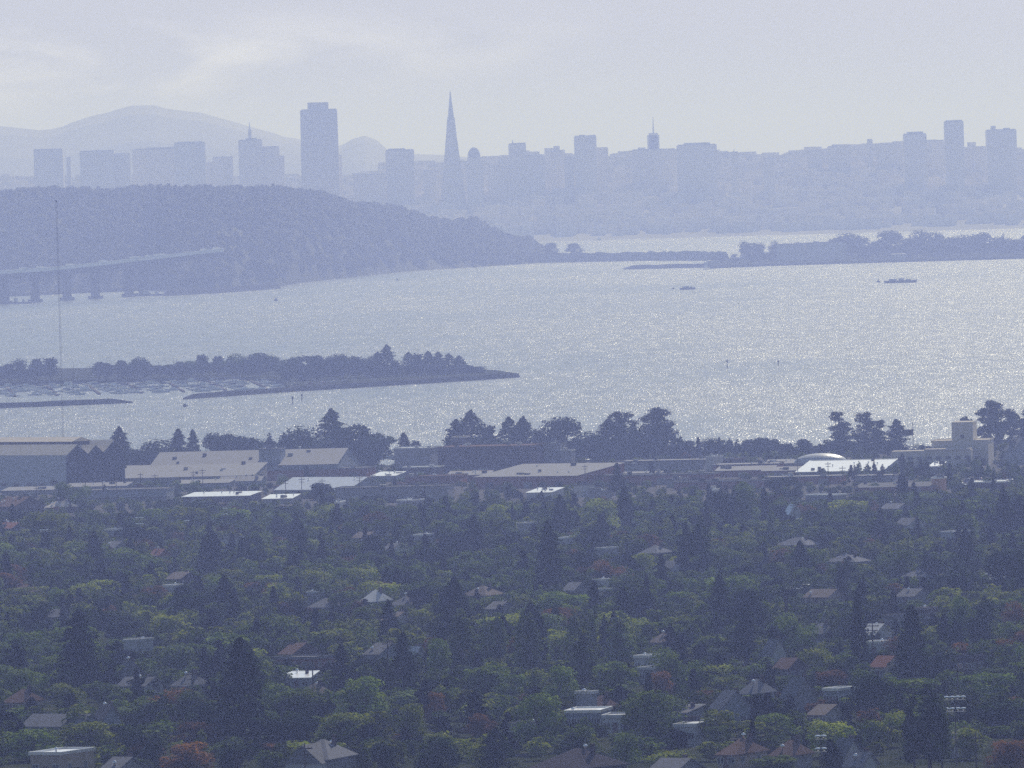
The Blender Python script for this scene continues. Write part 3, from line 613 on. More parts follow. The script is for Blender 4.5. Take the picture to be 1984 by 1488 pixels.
# raised clerestory with its own roof over the second and third bay
MB().box(-Ln, -9, 14.2, 26, eh, eh + 5.2).obj('clerestory', M['ddark'], hall); wl = MB().prism([(13.6, eh + 5.2), (26.6, eh + 5.2), (20, eh + 7.0)], -Ln, -8.2); wl.v = [(y, x, z) for x, y, z in wl.v]; wl.obj('clerestory_roof', M['tan'], hall)
MB().box(-9, -5, -.06, .0, 0, 5).obj('door', M['dwall'], hall)
for i in range(9): add_window(hall, -7 - i * 7, 0, 3.2, 0, 3.0, 1.8)
LAND.append((130, 890, 'the three-gabled industrial hall', d0)); KEEP.append((0, 850, 222, 915, d0 - 10))
B('long warehouse with pale lavender roof and raised dark monitor, left', 492, 872, 400, 13.5, 'gable', 'lav', 'bwall', D=60, eave=7.5, yaw=-8, land='the long lavender-roofed warehouse')
B('raised boxy annex with blue-grey walls on the long warehouse roof line', 527, 868, 50, 14.5, 'flat', 'lav', 'bwall', D=14, yaw=-8)
B('wide low warehouse with flat pale roof in front of the long one, left', 330, 903, 370, 9.0, 'shed', 'lav', 'gwall', D=45, eave=4.8, yaw=-6, land='the wide low pale warehouse')
B('long low brick-red warehouse left of centre', 620, 906, 215, 5.5, 'flat', 'pale', 'brick', D=22, yaw=-10, land='the brick-red warehouse')
B('warehouse with gleaming white roof and dark gable end left of centre', 640, 924, 215, 8.0, 'gable', 'silver', 'bwall', D=26, eave=3.5, yaw=-34, land='the gleaming white warehouse roof')
B('plain grey windowless block in front of the gleaming white roof', 765, 941, 230, 6.8, 'flat', 'pale', 'gwall', D=16, yaw=-8, land='the plain grey block')
B('small low shed with bright white roof in front of the plain grey block', 795, 967, 52, 3.6, 'flat', 'silver', 'gwall', D=10)
B('flat grey office building with strip windows and cars behind it, left', 250, 946, 172, 5.6, 'flat', 'pale', 'bwall', name='office_building', cat='office', D=22, yaw=-6, win=True, nwin=9, wsize=(3.2, 1.5), land='the flat grey office')
B('dark hall with brown roof and bright gable edge at the left side', 36, 962, 95, 8.0, 'gable', 'brown', 'dwall', D=18, yaw=-35, land='the dark hall with bright gable edge')
B('building with pale hipped roof right of the bright gable edge', 118, 966, 60, 6.0, 'hip', 'tan', 'dwall', D=14, yaw=-45)
B('low reddish-roofed building at the left edge below the dark hall', 22, 1012, 52, 4.5, 'gable', 'red', 'dwall', D=9)
B('low shed with long slanting white roof strip, left of centre', 430, 954, 150, 4.2, 'shed', 'silver', 'dwall', D=18, yaw=-14)
B('dark brown hall standing before the shoreline trees, centre', 952, 862, 208, 13.0, 'flat', 'brown', 'dwall', D=30, yaw=-12, land='the dark brown hall')
B('square penthouse block of the dark brown hall, centre', 893, 845, 34, 16.0, 'flat', 'tan', 'dwall', name='office_building', cat='office', D=9, yaw=-12)
B('grey two-storey block right of the dark brown hall', 1075, 858, 44, 13.0, 'flat', 'pale', 'gwall', D=12, yaw=-12)
B('grey box with thin bright roof edge right of the two-storey block', 1100, 871, 28, 10.0, 'flat', 'white', 'gwall', D=9, yaw=-12)
B('grey building with white roof rim between two shoreline groves, centre', 808, 866, 88, 11.5, 'flat', 'white', 'gwall', D=20, yaw=-12, land='the grey building with white rim')
B('low dark building below the grey one with white roof rim', 800, 881, 110, 5.5, 'flat', 'silver', 'bwall', D=16, yaw=-10)
B('long brick building with slanting pale metal roof, centre', 1065, 902, 290, 9.0, 'shed', 'lav', 'brick', D=48, eave=5.5, yaw=-24, land='the long brick building')
B('low brick range behind the pair of pointed trees, centre', 1280, 917, 230, 5.0, 'flat', 'pale', 'brick', D=16, yaw=-10)
B('long pale wall of a warehouse behind the parked cars, right of centre', 1290, 890, 180, 6.5, 'flat', 'lav', 'gwall', D=22, yaw=-10, land='the long pale warehouse wall')
B('grey cube building left of the long pale warehouse wall', 1230, 898, 36, 6.0, 'flat', 'lav', 'bwall', D=14, yaw=-30)
B('whitish taller block at the end of the long pale warehouse wall', 1384, 883, 34, 8.0, 'flat', 'white', 'wwall', D=12, yaw=-20)
B('low warehouse with flat glistening roof right of the whitish block', 1450, 897, 140, 5.0, 'flat', 'lav', 'brick', D=25, yaw=-8)
B('very low reddish building with pale roof line right of centre', 1400, 930, 190, 4.0, 'flat', 'pale', 'brick', D=12, yaw=-8)
B('long warehouse with bright cream roof below the white dome', 1640, 893, 200, 6.5, 'shed', 'silver', 'bwall', D=34, eave=2.8, yaw=-12, land='the bright cream roof below the dome')
B('brilliant white roofed shed between trees, centre right', 1056, 946, 72, 4.6, 'shed', 'silver', 'wwall', D=16, yaw=-18, land='the brilliant white shed')
B('grey concrete block with pale face right of the brilliant white shed', 1132, 937, 40, 5.6, 'flat', 'pale', 'wwall', D=10)
B('low pale range right of the grey concrete block', 1160, 950, 45, 4.0, 'flat', 'pale', 'gwall', D=8)
B('orange-walled small building with white flat roof at the right', 1819, 924, 30, 6.0, 'flat', 'silver', 'orange', D=8, yaw=-15, land='the orange-walled building')
B('long red-brick range with pale yard left of the orange-walled building', 1740, 936, 170, 4.0, 'shed', 'pale', 'brick', D=20, yaw=-10)
for lab, px, yt, w_, H_, kd, rf_, wl_ in [
 ('thin flat roof with bright edge behind the long brick building', 1092, 900, 190, 5.0, 'flat', 'lav', 'gwall'), ('dark low roof beside the whitish taller block', 1422, 888, 44, 5.5, 'flat', 'brown', 'dwall'),
 ('long pale roof strip right of the whitish taller block', 1445, 904, 120, 4.6, 'shed', 'lav', 'brick'), ('pale strip roof left of the car row below the long pale wall', 1230, 915, 110, 4.2, 'shed', 'lav', 'brick'),
 ('small pale flat roof between brick ranges right of centre', 1312, 926, 44, 4.2, 'flat', 'lav', 'gwall'), ('bright little roof left of the dark grove, right of centre', 1384, 947, 16, 4.0, 'flat', 'silver', 'wwall'),
 ('pale strip roof just left of the white dome', 1515, 891, 70, 4.6, 'shed', 'lav', 'gwall'), ('low pale roof in front of the white dome, left part', 1520, 905, 90, 4.4, 'shed', 'lav', 'brick'),
 ('low reddish range with pale edge below the bright cream roof', 1560, 921, 160, 4.0, 'flat', 'lav', 'brick'), ('small bright cream roof under the front wing of the cream building', 1816, 896, 36, 4.6, 'shed', 'silver', 'gwall'),
 ('low roof with two bright pieces right of the gleaming white warehouse', 752, 915, 66, 4.4, 'shed', 'silver', 'bwall'), ('dark building with bright edge between two groves, centre', 820, 903, 80, 5.5, 'flat', 'white', 'dwall'),
 ('bright white roof behind shrubs below the dark brown hall', 930, 897, 94, 4.6, 'shed', 'silver', 'brick'), ('slanting pale roof at the left end of the long brick building', 910, 913, 90, 5.0, 'shed', 'lav', 'brick'),
 ('dark red flat building right of the gleaming white warehouse', 845, 920, 120, 5.0, 'flat', 'brown', 'brick'), ('low whitish roofs under the left end of the gleaming white warehouse', 545, 959, 70, 3.8, 'shed', 'silver', 'gwall'),
 ('small bright roof below the plain grey block, left end', 655, 971, 20, 3.6, 'flat', 'silver', 'wwall'), ('pale roof strip over the left yard behind the dark hall', 60, 944, 110, 3.6, 'shed', 'lav', 'gwall'),
 ('low lavender roof between office and the wide low warehouse', 395, 930, 120, 4.0, 'shed', 'lav', 'gwall'), ('low dark shed right of the slanting white roof strip', 560, 940, 60, 4.2, 'flat', 'brown', 'dwall'),
 ('grey pitched roof in front of the wide low warehouse, right part', 470, 922, 90, 4.8, 'gable', 'lav', 'bwall'), ('low pale flat roof left of the orange-walled building', 1700, 919, 90, 4.0, 'flat', 'lav', 'gwall'),
 ('flat grey roof at the right edge among slim trees', 1920, 931, 70, 4.0, 'flat', 'silver', 'dwall'), ('long pale roof behind the flat grey office, far left', 190, 936, 130, 4.2, 'shed', 'lav', 'bwall')]:
    B(lab, px, yt, w_, H_, kd, rf_, wl_, D=14 + (px % 7), yaw=-8 - (px % 5) * 3)
# cream building with tower on the right
rt = B('cream concrete complex with a square tower standing before trees at right', 1865, 851, 125, 11.5, 'flat', 'cream', 'cream', D=26, yaw=-8, name='factory_building', cat='factory', land='the cream tower building')
root, L_, D_, dd = rt
k_ = F / dd
xt = (1870 - 1865) / k_; MB().box(xt - 4.3, xt + 4.6, -D_ / 2 - .6, 5, 0, (851 - 816) / k_ + 11.5).obj('tower', M['cream'], root)
MB().box(xt - .8, xt + .8, -D_ / 2 - .75, -D_ / 2 - .62, 12.4, 13.8).obj('tower_window', M['glass'], root)
MB().box(-L_ / 2 - 16, L_ / 2 - 6, -D_ / 2 - 12, -D_ / 2 - .05, -2, 7.8).obj('front_wing', M['cream'], root)
MB().box(-L_ / 2 - 2, L_ / 2 - 6.5, -D_ / 2 - 12.6, -D_ / 2 - 2, 7.85, 8.4).obj('wing_roof', M['tan'], root)
for i in range(9): add_window(root, -L_ / 2 - 12 + i * 4, -D_ / 2 - 12, 4.6, 0, 2.4, 1.8)
B('slate-coloured building with pale ridge at the far right edge', 1972, 848, 60, 12.0, 'gable', 'pale', 'bwall', D=20, yaw=-30)
# dome
dd = find_d(1590, 878, 7.5); kx = ray(1590, 893)[0] * dd; rr = 52 * dd / F
dm = empty('domed_hall', (kx, dd, gz(dd)), 0, label='white shallow-domed hall among the low industrial roofs on the right', cat='hall')
MB().lathe([(rr * math.cos(a), 3.6 + 3.9 * math.sin(a)) for a in [i * math.pi / 2 / 8 for i in range(8)]] + [(.05, 7.5)], n=36, sy=.6).obj('dome_roof', M['white'], dm)
MB().lathe([(rr * .97, -2), (rr * .97, 3.58)], n=36, sy=.6).obj('wall', M['gwall'], dm); LAND.append((1590, 885, 'the white dome', dd)); KEEP.append((1535, 875, 1645, 897, dd - 10))
# billboard
bd = find_d(1760, 832, 15.0); bx = ray(1760, 840)[0] * bd; bz = gz(bd)
bb = empty('billboard', (bx, bd, bz), R(-10), label='dark rectangular billboard on a tall post standing against the water', cat='billboard')
MB().box(-2.7, 2.2, -.4, .4, 12.4, 15.0).obj('panel', M['dark'], bb); MB().tube((2.0, 0, -1), (2.0, 0, 18.5), .22, .14).obj('post', M['metal'], bb)
MB().box(-2.4, 1.9, -1.0, -.45, 12.2, 12.35).obj('catwalk', M['metal'], bb)

# ------------------------------------------------------------------ utility poles and floodlights
pm = MB().tube((0, 0, -1), (0, 0, 11), .17, .11).mesh('pole', M['wood']); ca = MB().box(-1.3, 1.3, -.07, .07, 10.1, 10.28).box(-1.1, 1.1, -.07, .07, 9.2, 9.36).mesh('crossarm', M['wood'])
ins = MB(); [ins.tube((x_, 0, 10.28), (x_, 0, 10.5), .07, .05, 6) for x_ in (-1.2, -.6, .6, 1.2)]; ins = ins.mesh('insulators', M['dark'])
poles = [(13, 900, 'against the blue-grey wall of the three-gabled hall'), (93, 898, 'before the right part of the hall wall'), (70, 938, 'above the dark hall with bright gable edge'),
 (165, 925, 'left of three in the car park by the hall'), (198, 923, 'second of the row in the car park by the hall'), (225, 922, 'rightmost in the car park by the hall'), (272, 916, 'above the flat grey office'),
 (300, 918, 'right part of the flat grey office roof'), (374, 912, 'in front of the wide low pale warehouse, left one'), (392, 908, 'in front of the wide low pale warehouse, right one'),
 (553, 928, 'at the left end of the gleaming white roof'), (584, 925, 'before the gleaming white roof, tall one'), (624, 928, 'before the middle of the gleaming white roof'), (696, 922, 'before the dark gable of the gleaming white roof'),
 (721, 917, 'pair of masts left of the plain grey block'), (740, 938, 'before the plain grey block'), (1133, 900, 'on the slanting roof of the brick building'), (1355, 905, 'near the grey low roofs, right of centre'),
 (1545, 886, 'at the left tip of the dome'), (1604, 895, 'below the white dome'), (1632, 903, 'before the bright cream roof, left one'), (1655, 903, 'before the bright cream roof, right one'), (1758, 900, 'in front of the cream tower building'), (1822, 893, 'before the front wing of the cream building'),
 (752, 1168, 'right of the pale blue house'), (605, 1280, 'before the brilliant white low roof'), (750, 1240, 'before the light grey gable roof'), (373, 1298, 'before the pale hipped roof'), (1538, 975, 'left of the gleaming white steep roof'),
 (590, 1440, 'on the left part of the large blue-grey hipped house'), (1533, 1090, 'left of the long tan roof'), (1855, 1290, 'among trees at the right edge'), (1690, 1205, 'beside the white house with dark windows'), (305, 1140, 'left of the dark left-hand grove'), (1890, 1420, 'behind yellow shrubs at the bottom right')]
for px, yt, where in poles:
    d = find_d(px, yt, 11.0); o = empty('utility_pole', (ray(px, yt)[0] * d, d, gz(d)), R(rs.uniform(-40, 40)), label='wooden utility pole ' + where, cat='utility pole', group='utility poles between the roofs')
    link('pole', pm, o); link('crossarm', ca, o); link('insulators', ins, o)
def flood(px, yt, n, rows, label):
    d = find_d(px, yt, 11.0); o = empty('floodlight_mast', (ray(px, yt)[0] * d, d, gz(d)), 0, label=label, cat='floodlight', group='floodlight masts of the sports field')
    MB().tube((0, 0, -1), (0, 0, 11), .12, .08).obj('pole', M['wood'], o)
    lm = MB().lathe([(.02, -.2), (.3, -.12), (.42, .1), (.38, .22), (.02, .3)], n=12).mesh('lamp', M['lamp'])
    for r_ in range(rows):
        MB().box(-n * .45, n * .45, -.08, .08, 10.6 - r_ * 1.9, 10.7 - r_ * 1.9).obj('bracket', M['metal'], o)
        for i in range(n): link('lamp', lm, o, (-n * .45 + .45 + i * .9, -.1, 11.05 - r_ * 1.9))
    KEEP.append((px - 26, yt - 4, px + 26, yt + 22, d - 5))
flood(1850, 1352, 4, 2, 'floodlight mast with two rows of four glinting lamps at the lower right')
flood(1590, 1428, 2, 2, 'floodlight mast with two rows of two glinting lamps near the bottom')
flood(270, 1004, 3, 2, 'floodlight mast with glinting lamps above the dark block of trees at left')
flood(362, 1010, 2, 1, 'small floodlight mast with two lamps right of the larger one at left')
flood(436, 986, 2, 2, 'floodlight mast with lamps before the slanting white roof strip')
flood(85, 1028, 3, 1, 'floodlight mast with one row of three lamps near the left edge')

# ------------------------------------------------------------------ trees picked out one by one (px, top, base, width)
GS = 'trees along the shore'; GT = 'trees between the houses'
for t_ in [('cypress','dark',45,836,892,42),('cypress','dark',74,840,892,26),('cypress','dark',98,838,892,48),('cypress','dark',226,839,900,46),('broad','dark',280,852,905,90),
 ('conifer','dark',345,831,890,34),('conifer','dark',373,832,890,26),('broad','dark',412,838,892,50),('broad','dark',450,828,892,74),('broad','dark',490,840,890,44),('poplar','dark',521,835,890,18),
 ('cypress','dark',555,826,895,42),('broad','dark',600,826,896,80),('shaggy','dark',642,792,900,58),('broad','dark',682,806,902,70),('broad','dark',722,828,915,84),
 ('conifer','dark',782,838,878,26),('cypress','dark',806,846,880,34),('shaggy','dark',884,812,880,48),('shaggy','dark',912,795,885,60),('cypress','dark',945,810,885,48),('shaggy','dark',985,808,880,50),
 ('shaggy','dark',1014,807,880,50),('broad','dark',1044,822,880,40),('broad','dark',1090,807,885,76),('broad','dark',1148,836,893,54),('conifer','dark',1178,812,890,54),('euc','dark',1210,794,898,62),('euc','dark',1263,787,898,78),
 ('broad','dark',1335,852,890,26),('poplar','dark',1352,853,890,14),('broad','dark',1388,845,890,48),('poplar','dark',1414,846,885,12),('poplar','dark',1428,849,885,11),('broad','dark',1447,851,888,22),
 ('broad','dark',1475,841,888,50),('broad','dark',1500,849,888,26),('broad','dark',1526,860,890,34),('cypress','dark',1557,846,890,46),
 ('euc','dark',1629,795,892,58),('euc','dark',1676,795,895,46),('euc','dark',1700,812,895,50),('conifer','dark',1736,812,890,36),
 ('broad','dark',1869,795,872,32),('euc','dark',1910,773,880,64),('poplar','dark',1933,786,880,18),('euc','dark',1958,790,880,46),('euc','dark',1988,788,885,60)]:
    k_, c_, px, yt, yb, w_ = t_
    dd = SHORE - 10 - rs.uniform(0, 60); tree_px(k_, c_, px, yt, yb, w_ * (1.5 if k_ in ('shaggy', 'conifer') else 1.15), GS, d=dd)
for t_ in [('broad','green',120,934,988,56),('broad','green',156,940,992,40),('poplar','green',340,929,968,32),('broad','green',381,928,966,34),('broad','dark',618,935,972,66),('broad','green',270,935,955,40),
 ('conifer','dark',1195,897,962,34),('conifer','dark',1210,941,1030,46),('conifer','dark',1085,958,1042,46),('conifer','dark',1060,1008,1152,64),('broad','dark',1398,940,1020,66),('broad','green',1440,933,1018,60),
 ('conifer','dark',1480,944,1015,32),('broad','dark',1521,917,984,74),('poplar','dark',1327,1008,1122,34),('poplar','dark',1357,994,1122,40),('conifer','dark',1943,944,1042,46),('conifer','dark',1705,984,1046,38),
 ('poplar','dark',1915,985,1040,24),('conifer','dark',1870,1024,1112,48),('broad','dark',1126,1064,1122,54),('conifer','dark',917,998,1076,52),('poplar','dark',535,994,1042,26),('conifer','dark',573,997,1052,34),
 ('broad','dark',720,1034,1092,46),('broad','dark',846,1057,1110,42),('conifer','dark',411,1028,1112,56),('broad','dark',485,1028,1112,50),('broad','dark',265,1012,1072,72),('broad','rust',341,1028,1056,30),
 ('shaggy','dark',880,1118,1250,84),('poplar','dark',1043,1166,1300,30),('poplar','grey',1010,1178,1305,28),('poplar','grey',1026,1180,1310,40),('poplar','grey',940,1187,1292,30),('poplar','grey',966,1182,1290,30),
 ('poplar','grey',893,1173,1312,52),('broad','green',846,1233,1322,58),('poplar','grey',1110,1174,1290,28),('poplar','grey',1130,1198,1345,48),('poplar','grey',1146,1176,1290,20),('poplar','grey',1200,1178,1305,54),
 ('poplar','dark',1172,1186,1290,26),('broad','green',1232,1225,1300,40),('conifer','dark',150,1183,1347,104),('broad','dark',65,1168,1242,62),('conifer','dark',465,1236,1442,118),('conifer','dark',661,1248,1348,48),('conifer','dark',780,1225,1348,62),
 ('broad','dark',575,1165,1218,50),('broad','dark',385,1140,1222,110),('broad','dark',352,1130,1200,50),('broad','grey',342,1233,1322,78),('broad','dark',220,1203,1245,40),('conifer','dark',1661,1148,1312,46),('conifer','dark',1765,1172,1335,84),
 ('broad','green',300,1220,1262,44),('poplar','dark',1797,1318,1492,72),('poplar','green',1822,1352,1492,34),('poplar','dark',1768,1340,1492,40),('broad','dark',1692,1308,1405,100),('broad','yellow',1718,1376,1448,70),('broad','dark',1450,1138,1235,88),('poplar','dark',1382,1180,1240,36),
 ('palm','dark',1521,1128,1205,64),('palm','dark',1499,1288,1345,46),('broad','green',1543,1188,1282,74),('broad','dark',1822,1108,1168,96),('broad','dark',1866,1092,1160,60),('broad','dark',1952,1052,1165,104),('broad','green',1862,1150,1262,68),
 ('broad','dark',1902,1160,1262,56),('broad','rust',1965,1165,1240,60),('broad','green',1310,1258,1356,92),('broad','green',1190,1268,1352,92),('broad','green',1078,1278,1382,94),('broad','green',1262,1334,1444,116),('broad','green',942,1278,1352,88),
 ('broad','green',985,1298,1362,62),('broad','yellow',1380,1280,1346,94),('broad','yellow',1292,1450,1500,92),('broad','green',1045,1342,1455,96),('palm','dark',457,1440,1512,110),('broad','rust',377,1398,1452,92),
 ('broad','rust',836,1334,1396,54),('broad','yellow',798,1360,1440,70),('broad','green',708,1310,1408,124),('broad','green',572,1326,1404,104),('broad','dark',560,1386,1452,92),('broad','yellow',668,1380,1450,112),
 ('broad','dark',845,1418,1498,100),('broad','dark',738,1430,1496,50),('broad','yellow',170,1398,1464,132),('broad','green',60,1412,1478,116),('broad','yellow',132,1322,1374,64),('broad','grey',272,1354,1412,96),
 ('broad','rust',1955,1425,1500,100),('broad','yellow',1876,1408,1470,84),('conifer','dark',1608,1432,1500,56),('broad','green',1920,1296,1362,82),('broad','dark',1932,1345,1424,118),('broad','rust',285,1430,1486,70),
 ('broad','yellow',525,1108,1152,60),('broad','yellow',615,1100,1150,70),('broad','green',665,1098,1150,56),('broad','yellow',705,1094,1152,66),('broad','green',810,1095,1140,44),('broad','yellow',855,1100,1140,38),('broad','green',918,1086,1135,70),
 ('broad','green',700,1175,1222,54),('broad','green',622,1180,1222,54),('broad','yellow',1245,1070,1120,56),('broad','green',1420,1060,1110,60),('broad','yellow',1455,1066,1112,44),('broad','green',425,1110,1160,60),('broad','yellow',448,1098,1140,56),
 ('broad','green',260,1060,1120,100),('broad','yellow',165,1130,1178,70),('broad','yellow',60,1132,1170,90),('broad','green',107,1138,1192,50),('broad','yellow',205,1118,1160,70),('broad','grey',1390,1250,1290,56),
 ('broad','yellow',360,972,1030,80),('broad','green',290,980,1030,60),('broad','green',450,975,1035,76),('broad','yellow',620,975,1030,56),('broad','green',655,980,1036,64),('broad','grey',795,975,1030,66),('broad','green',880,968,1020,54),
 ('broad','yellow',960,975,1030,70),('broad','green',1002,970,1020,46),('broad','yellow',1160,965,1040,80),('broad','green',1245,985,1030,40),('broad','yellow',1640,960,1010,80),('broad','green',1620,1000,1040,80),('broad','grey',1790,950,990,80),
 ('broad','green',1850,965,1030,70),('broad','yellow',80,990,1070,110),('broad','green',165,1040,1100,90),('broad','rust',1180,1085,1140,60),('broad','green',1320,1140,1190,60),('broad','dark',1250,1145,1210,66),
 ('broad','rust',1280,1300,1360,60),('broad','grey',1640,1180,1250,70),('broad','yellow',1580,1250,1310,70),('broad','green',1390,1400,1450,50),('broad','green',1500,1380,1440,90),('broad','green',1120,1405,1470,70),('broad','rust',930,1380,1440,64),
 ('shaggy','dark',960,1410,1500,90),('broad','green',1210,1420,1490,60),('broad','green',1500,1455,1510,100),('broad','green',1880,1300,1360,60),('broad','rust',1610,1290,1340,60)]:
    k_, c_, px, yt, yb, w_ = t_
    T = tree_px(k_, c_, px, yt, yb, w_, GT)
    KEEP.append((px - w_ * .5, yt - 2, px + w_ * .5, yt + (yb - yt) * (.8 if k_ in ('conifer', 'poplar', 'shaggy', 'palm') else .6 if px > 0 and yb > 1240 else .4), T['d'] - 5))
# the row of slim young trees before the cream building
for i in range(26):
    px = 1655 + i * 13 + rs.uniform(-4, 4); yt = rs.uniform(888, 908); T = tree_px('poplar', rs.choice(['green', 'green', 'dark']), px, yt, 930, rs.uniform(9, 17), 'row of slim trees before the cream building')
def bigland(px_, py_, ph):
    b_ = min(TREES, key=lambda T: abs(T['px'] - px_) + abs((T['pt']) - py_)); LAND.append((b_['px'], (b_['pt'] + b_['pb']) / 2, ph, b_['d'])); b_['own'] = ph
bigland(465, 1236, 'the great dark conifer at lower left'); bigland(150, 1183, 'the broad dark conifer at left'); bigland(880, 1118, 'the big ragged pine')
bigland(780, 1225, 'the dark central conifer'); bigland(1765, 1172, 'the tallest dark conifer on the right'); bigland(1661, 1148, 'the tall narrow conifer on the right')
bigland(1521, 1128, 'the tall palm'); bigland(1060, 1008, 'the great conifer in mid picture'); bigland(1357, 994, 'the twin cypress columns')
bigland(1797, 1318, 'the dark columns at lower right'); bigland(385, 1140, 'the dark left-hand grove'); bigland(1943, 944, 'the slim conifer by the right edge'); bigland(1210, 941, 'the pair of pointed trees')
bigland(457, 1440, 'the palm at the bottom edge'); bigland(1263, 787, 'the tallest gappy shoreline tree'); bigland(1629, 795, 'the gappy tree left of the billboard'); bigland(642, 792, 'the shaggy shoreline pine')
bigland(1090, 807, 'the round shoreline tree'); bigland(912, 795, 'the spiky central shoreline pine'); bigland(917, 998, 'the tall slim conifer at centre')

# everything that fills in between
fill = []
rf_ = random.Random(77)
d = 1640.0
while d < 4560:
    hwid = d * 0.0522 + 14; ind = d > 3480
    x = -hwid + rf_.uniform(0, 8); hedge = d > 4440
    while x < hwid:
        dd = d + rf_.uniform(-9, 9); h = rf_.uniform(3.8, 7.6) * (1.25 if rf_.random() < .12 else 1) * (0.62 if ind and not hedge else 1) * (rf_.uniform(1, 1.9) if hedge and x < 75 else .85 if hedge else 1); wd = h * rf_.uniform(.95, 1.6)
        if hedge and not any(a < proj(x, dd, 3)[0] < b_ for a, b_ in ((215, 760), (870, 1300), (1300, 1600), (1610, 1760), (1890, 1990))): x += 6; continue
        xx = x; x += wd * rf_.uniform(.7, 1.05) + (0 if hedge else rf_.expovariate(1 / 10.0) if ind else (rf_.expovariate(1 / 5.0) if rf_.random() < .22 else 0))
        z = gz(dd); px, pb = proj(xx, dd, z); _, pt = proj(xx, dd, z + h); hw = wd * F / dd * .5
        def hides(cx, ht, ww):
            px_, pb_ = proj(cx, dd, z); pt_ = proj(cx, dd, z + ht)[1]; hw_ = ww * F / dd * .5
            return any(k[4] > dd and px_ + hw_ * .8 > k[0] and px_ - hw_ * .8 < k[2] and pb_ > k[1] and pt_ < k[3] for k in KEEP)
        if hides(xx, h, wd):
            ok = False
            for q in (.6, .36):
                if not hides(xx, h * q, wd * .75): h *= q; wd *= .8; ok = True; break
            if not ok:
                for e in (-.35, .35):     # low garden shrubs where nothing taller may stand
                    fill.append((dd + rf_.uniform(-5, 5), xx + wd * e, z, rf_.uniform(1.1, 2.0), rf_.uniform(2.6, 4.8), 'broad', rf_.choice(['green', 'grey', 'yellow', 'dark', 'green'])))
                continue
        r_ = rf_.random(); patch = math.sin(xx * .035 + dd * .004) + math.sin(dd * .009 + xx * .01)
        c_ = 'dark' if r_ < .15 else 'yellow' if r_ < .38 + .16 * patch else 'rust' if r_ > .972 else 'grey' if r_ > .84 else 'green'
        if hedge: c_ = 'dark'
        k_ = 'broad' if rf_.random() < .85 else rf_.choice(['conifer', 'conifer', 'poplar', 'cypress'])
        if k_ in ('conifer',): wd *= .75; h *= rf_.uniform(1.2, 1.9); c_ = 'dark'
        if k_ == 'poplar': wd *= .42; h *= 1.35
        fill.append((dd, xx, z, h, wd, k_, c_))
    d += 18 if not ind else 24
fill.sort()
NI = 115; big = sorted(fill, key=lambda f: -f[3] * f[4] ** .5 / f[0])[:NI]; rest = [f for f in fill if f not in set(big)]
for dd, xx, z, h, wd, k_, c_ in big: tree(k_, c_, xx, dd, z, h, wd, GT)
LOW = {('broad', i): k_broad(100 + i, .2) for i in range(5)}
LOW.update({('conifer', i): k_conifer(110 + i, .16) for i in range(2)}); LOW.update({('poplar', i): k_poplar(120 + i, .16) for i in range(2)}); LOW.update({('cypress', i): k_cypress(130 + i, .2) for i in range(2)})
cl = ['dark', 'green', 'yellow', 'rust', 'grey']; V, MI = [], []; rg = np.random.default_rng(9)
for dd, xx, z, h, wd, k_, c_ in rest:
    ks = [k for k in LOW if k[0] == k_]; H0, W0, v, tk = LOW[ks[rg.integers(len(ks))]]
    a = rg.uniform(0, 6.28); ca_, sa_ = math.cos(a), math.sin(a); s_ = wd / W0
    V.append(np.stack([(v[:, 0] * ca_ - v[:, 1] * sa_) * s_ + xx, (v[:, 0] * sa_ + v[:, 1] * ca_) * s_ + dd, v[:, 2] * h / H0 + z], 1)); MI.append(np.full(len(v) // 4, cl.index(c_), dtype=np.int32))
me = mesh_cards('suburban_trees', np.concatenate(V), LEAF['dark'])
for c_ in cl[1:]: me.materials.append(LEAF[c_])
me.polygons.foreach_set('material_index', np.concatenate(MI)); me.update()
tag(link('suburban_trees', me), label='continuous canopy of small garden trees and shrubs filling the suburb', cat='trees', kind='stuff')

# ------------------------------------------------------------------ cars
def car_meshes(col_):
    b_ = MB().prism([(-2.2, .3), (2.2, .3), (2.25, .75), (1.2, .95), (-1.9, .98), (-2.25, .8)], -.88, .88).mesh('body', col_)
    c_ = MB().prism([(-1.75, .96), (1.0, .94), (.45, 1.45), (-1.2, 1.48)], -.76, .76).mesh('cabin', M['glass'])
    r_ = MB().lathe([(.92 * math.cos(a), 1.40 + .22 * math.sin(a)) for a in [i * math.pi / 14 for i in range(7)]] + [(.03, 1.62)], n=18, sy=.8); r_.v = [(x - .36, y, z) for x, y, z in r_.v]; r_ = r_.mesh('car_roof', col_); r_.polygons.foreach_set('use_smooth', [True] * len(r_.polygons)); return b_, c_, r_
wh = MB(); wh.v = []; wh.tube((0, -.1, 0), (0, .1, 0), .33, .33, 10); whm = wh.mesh('wheel', M['rubber'])
CARC = [('white', (.7, .7, .7)), ('silver', (.5, .5, .52)), ('dark', (.03, .03, .04)), ('red', (.2, .03, .03)), ('blue', (.05, .09, .25))]
CARM = [(n, car_meshes(mat(n + '_car_paint', c_, .18, .6, .3, var=.03, coat=1.0))) for n, c_ in CARC]
def car(px, py, d, z, where, grp, rz):
    n, (b_, c_, r_) = rs.choice(CARM)
    o = empty('parked_car', (ray(px, py)[0] * d, d, z + .02), rz, label=n + ' car parked ' + where, cat='car', group=grp + ', ' + n)
    link('body', b_, o); link('cabin', c_, o); link('car_roof', r_, o)
    for a in (-1.4, 1.4):
        for s in (-.8, .8): link('wheel', whm, o, (a, s, .33))
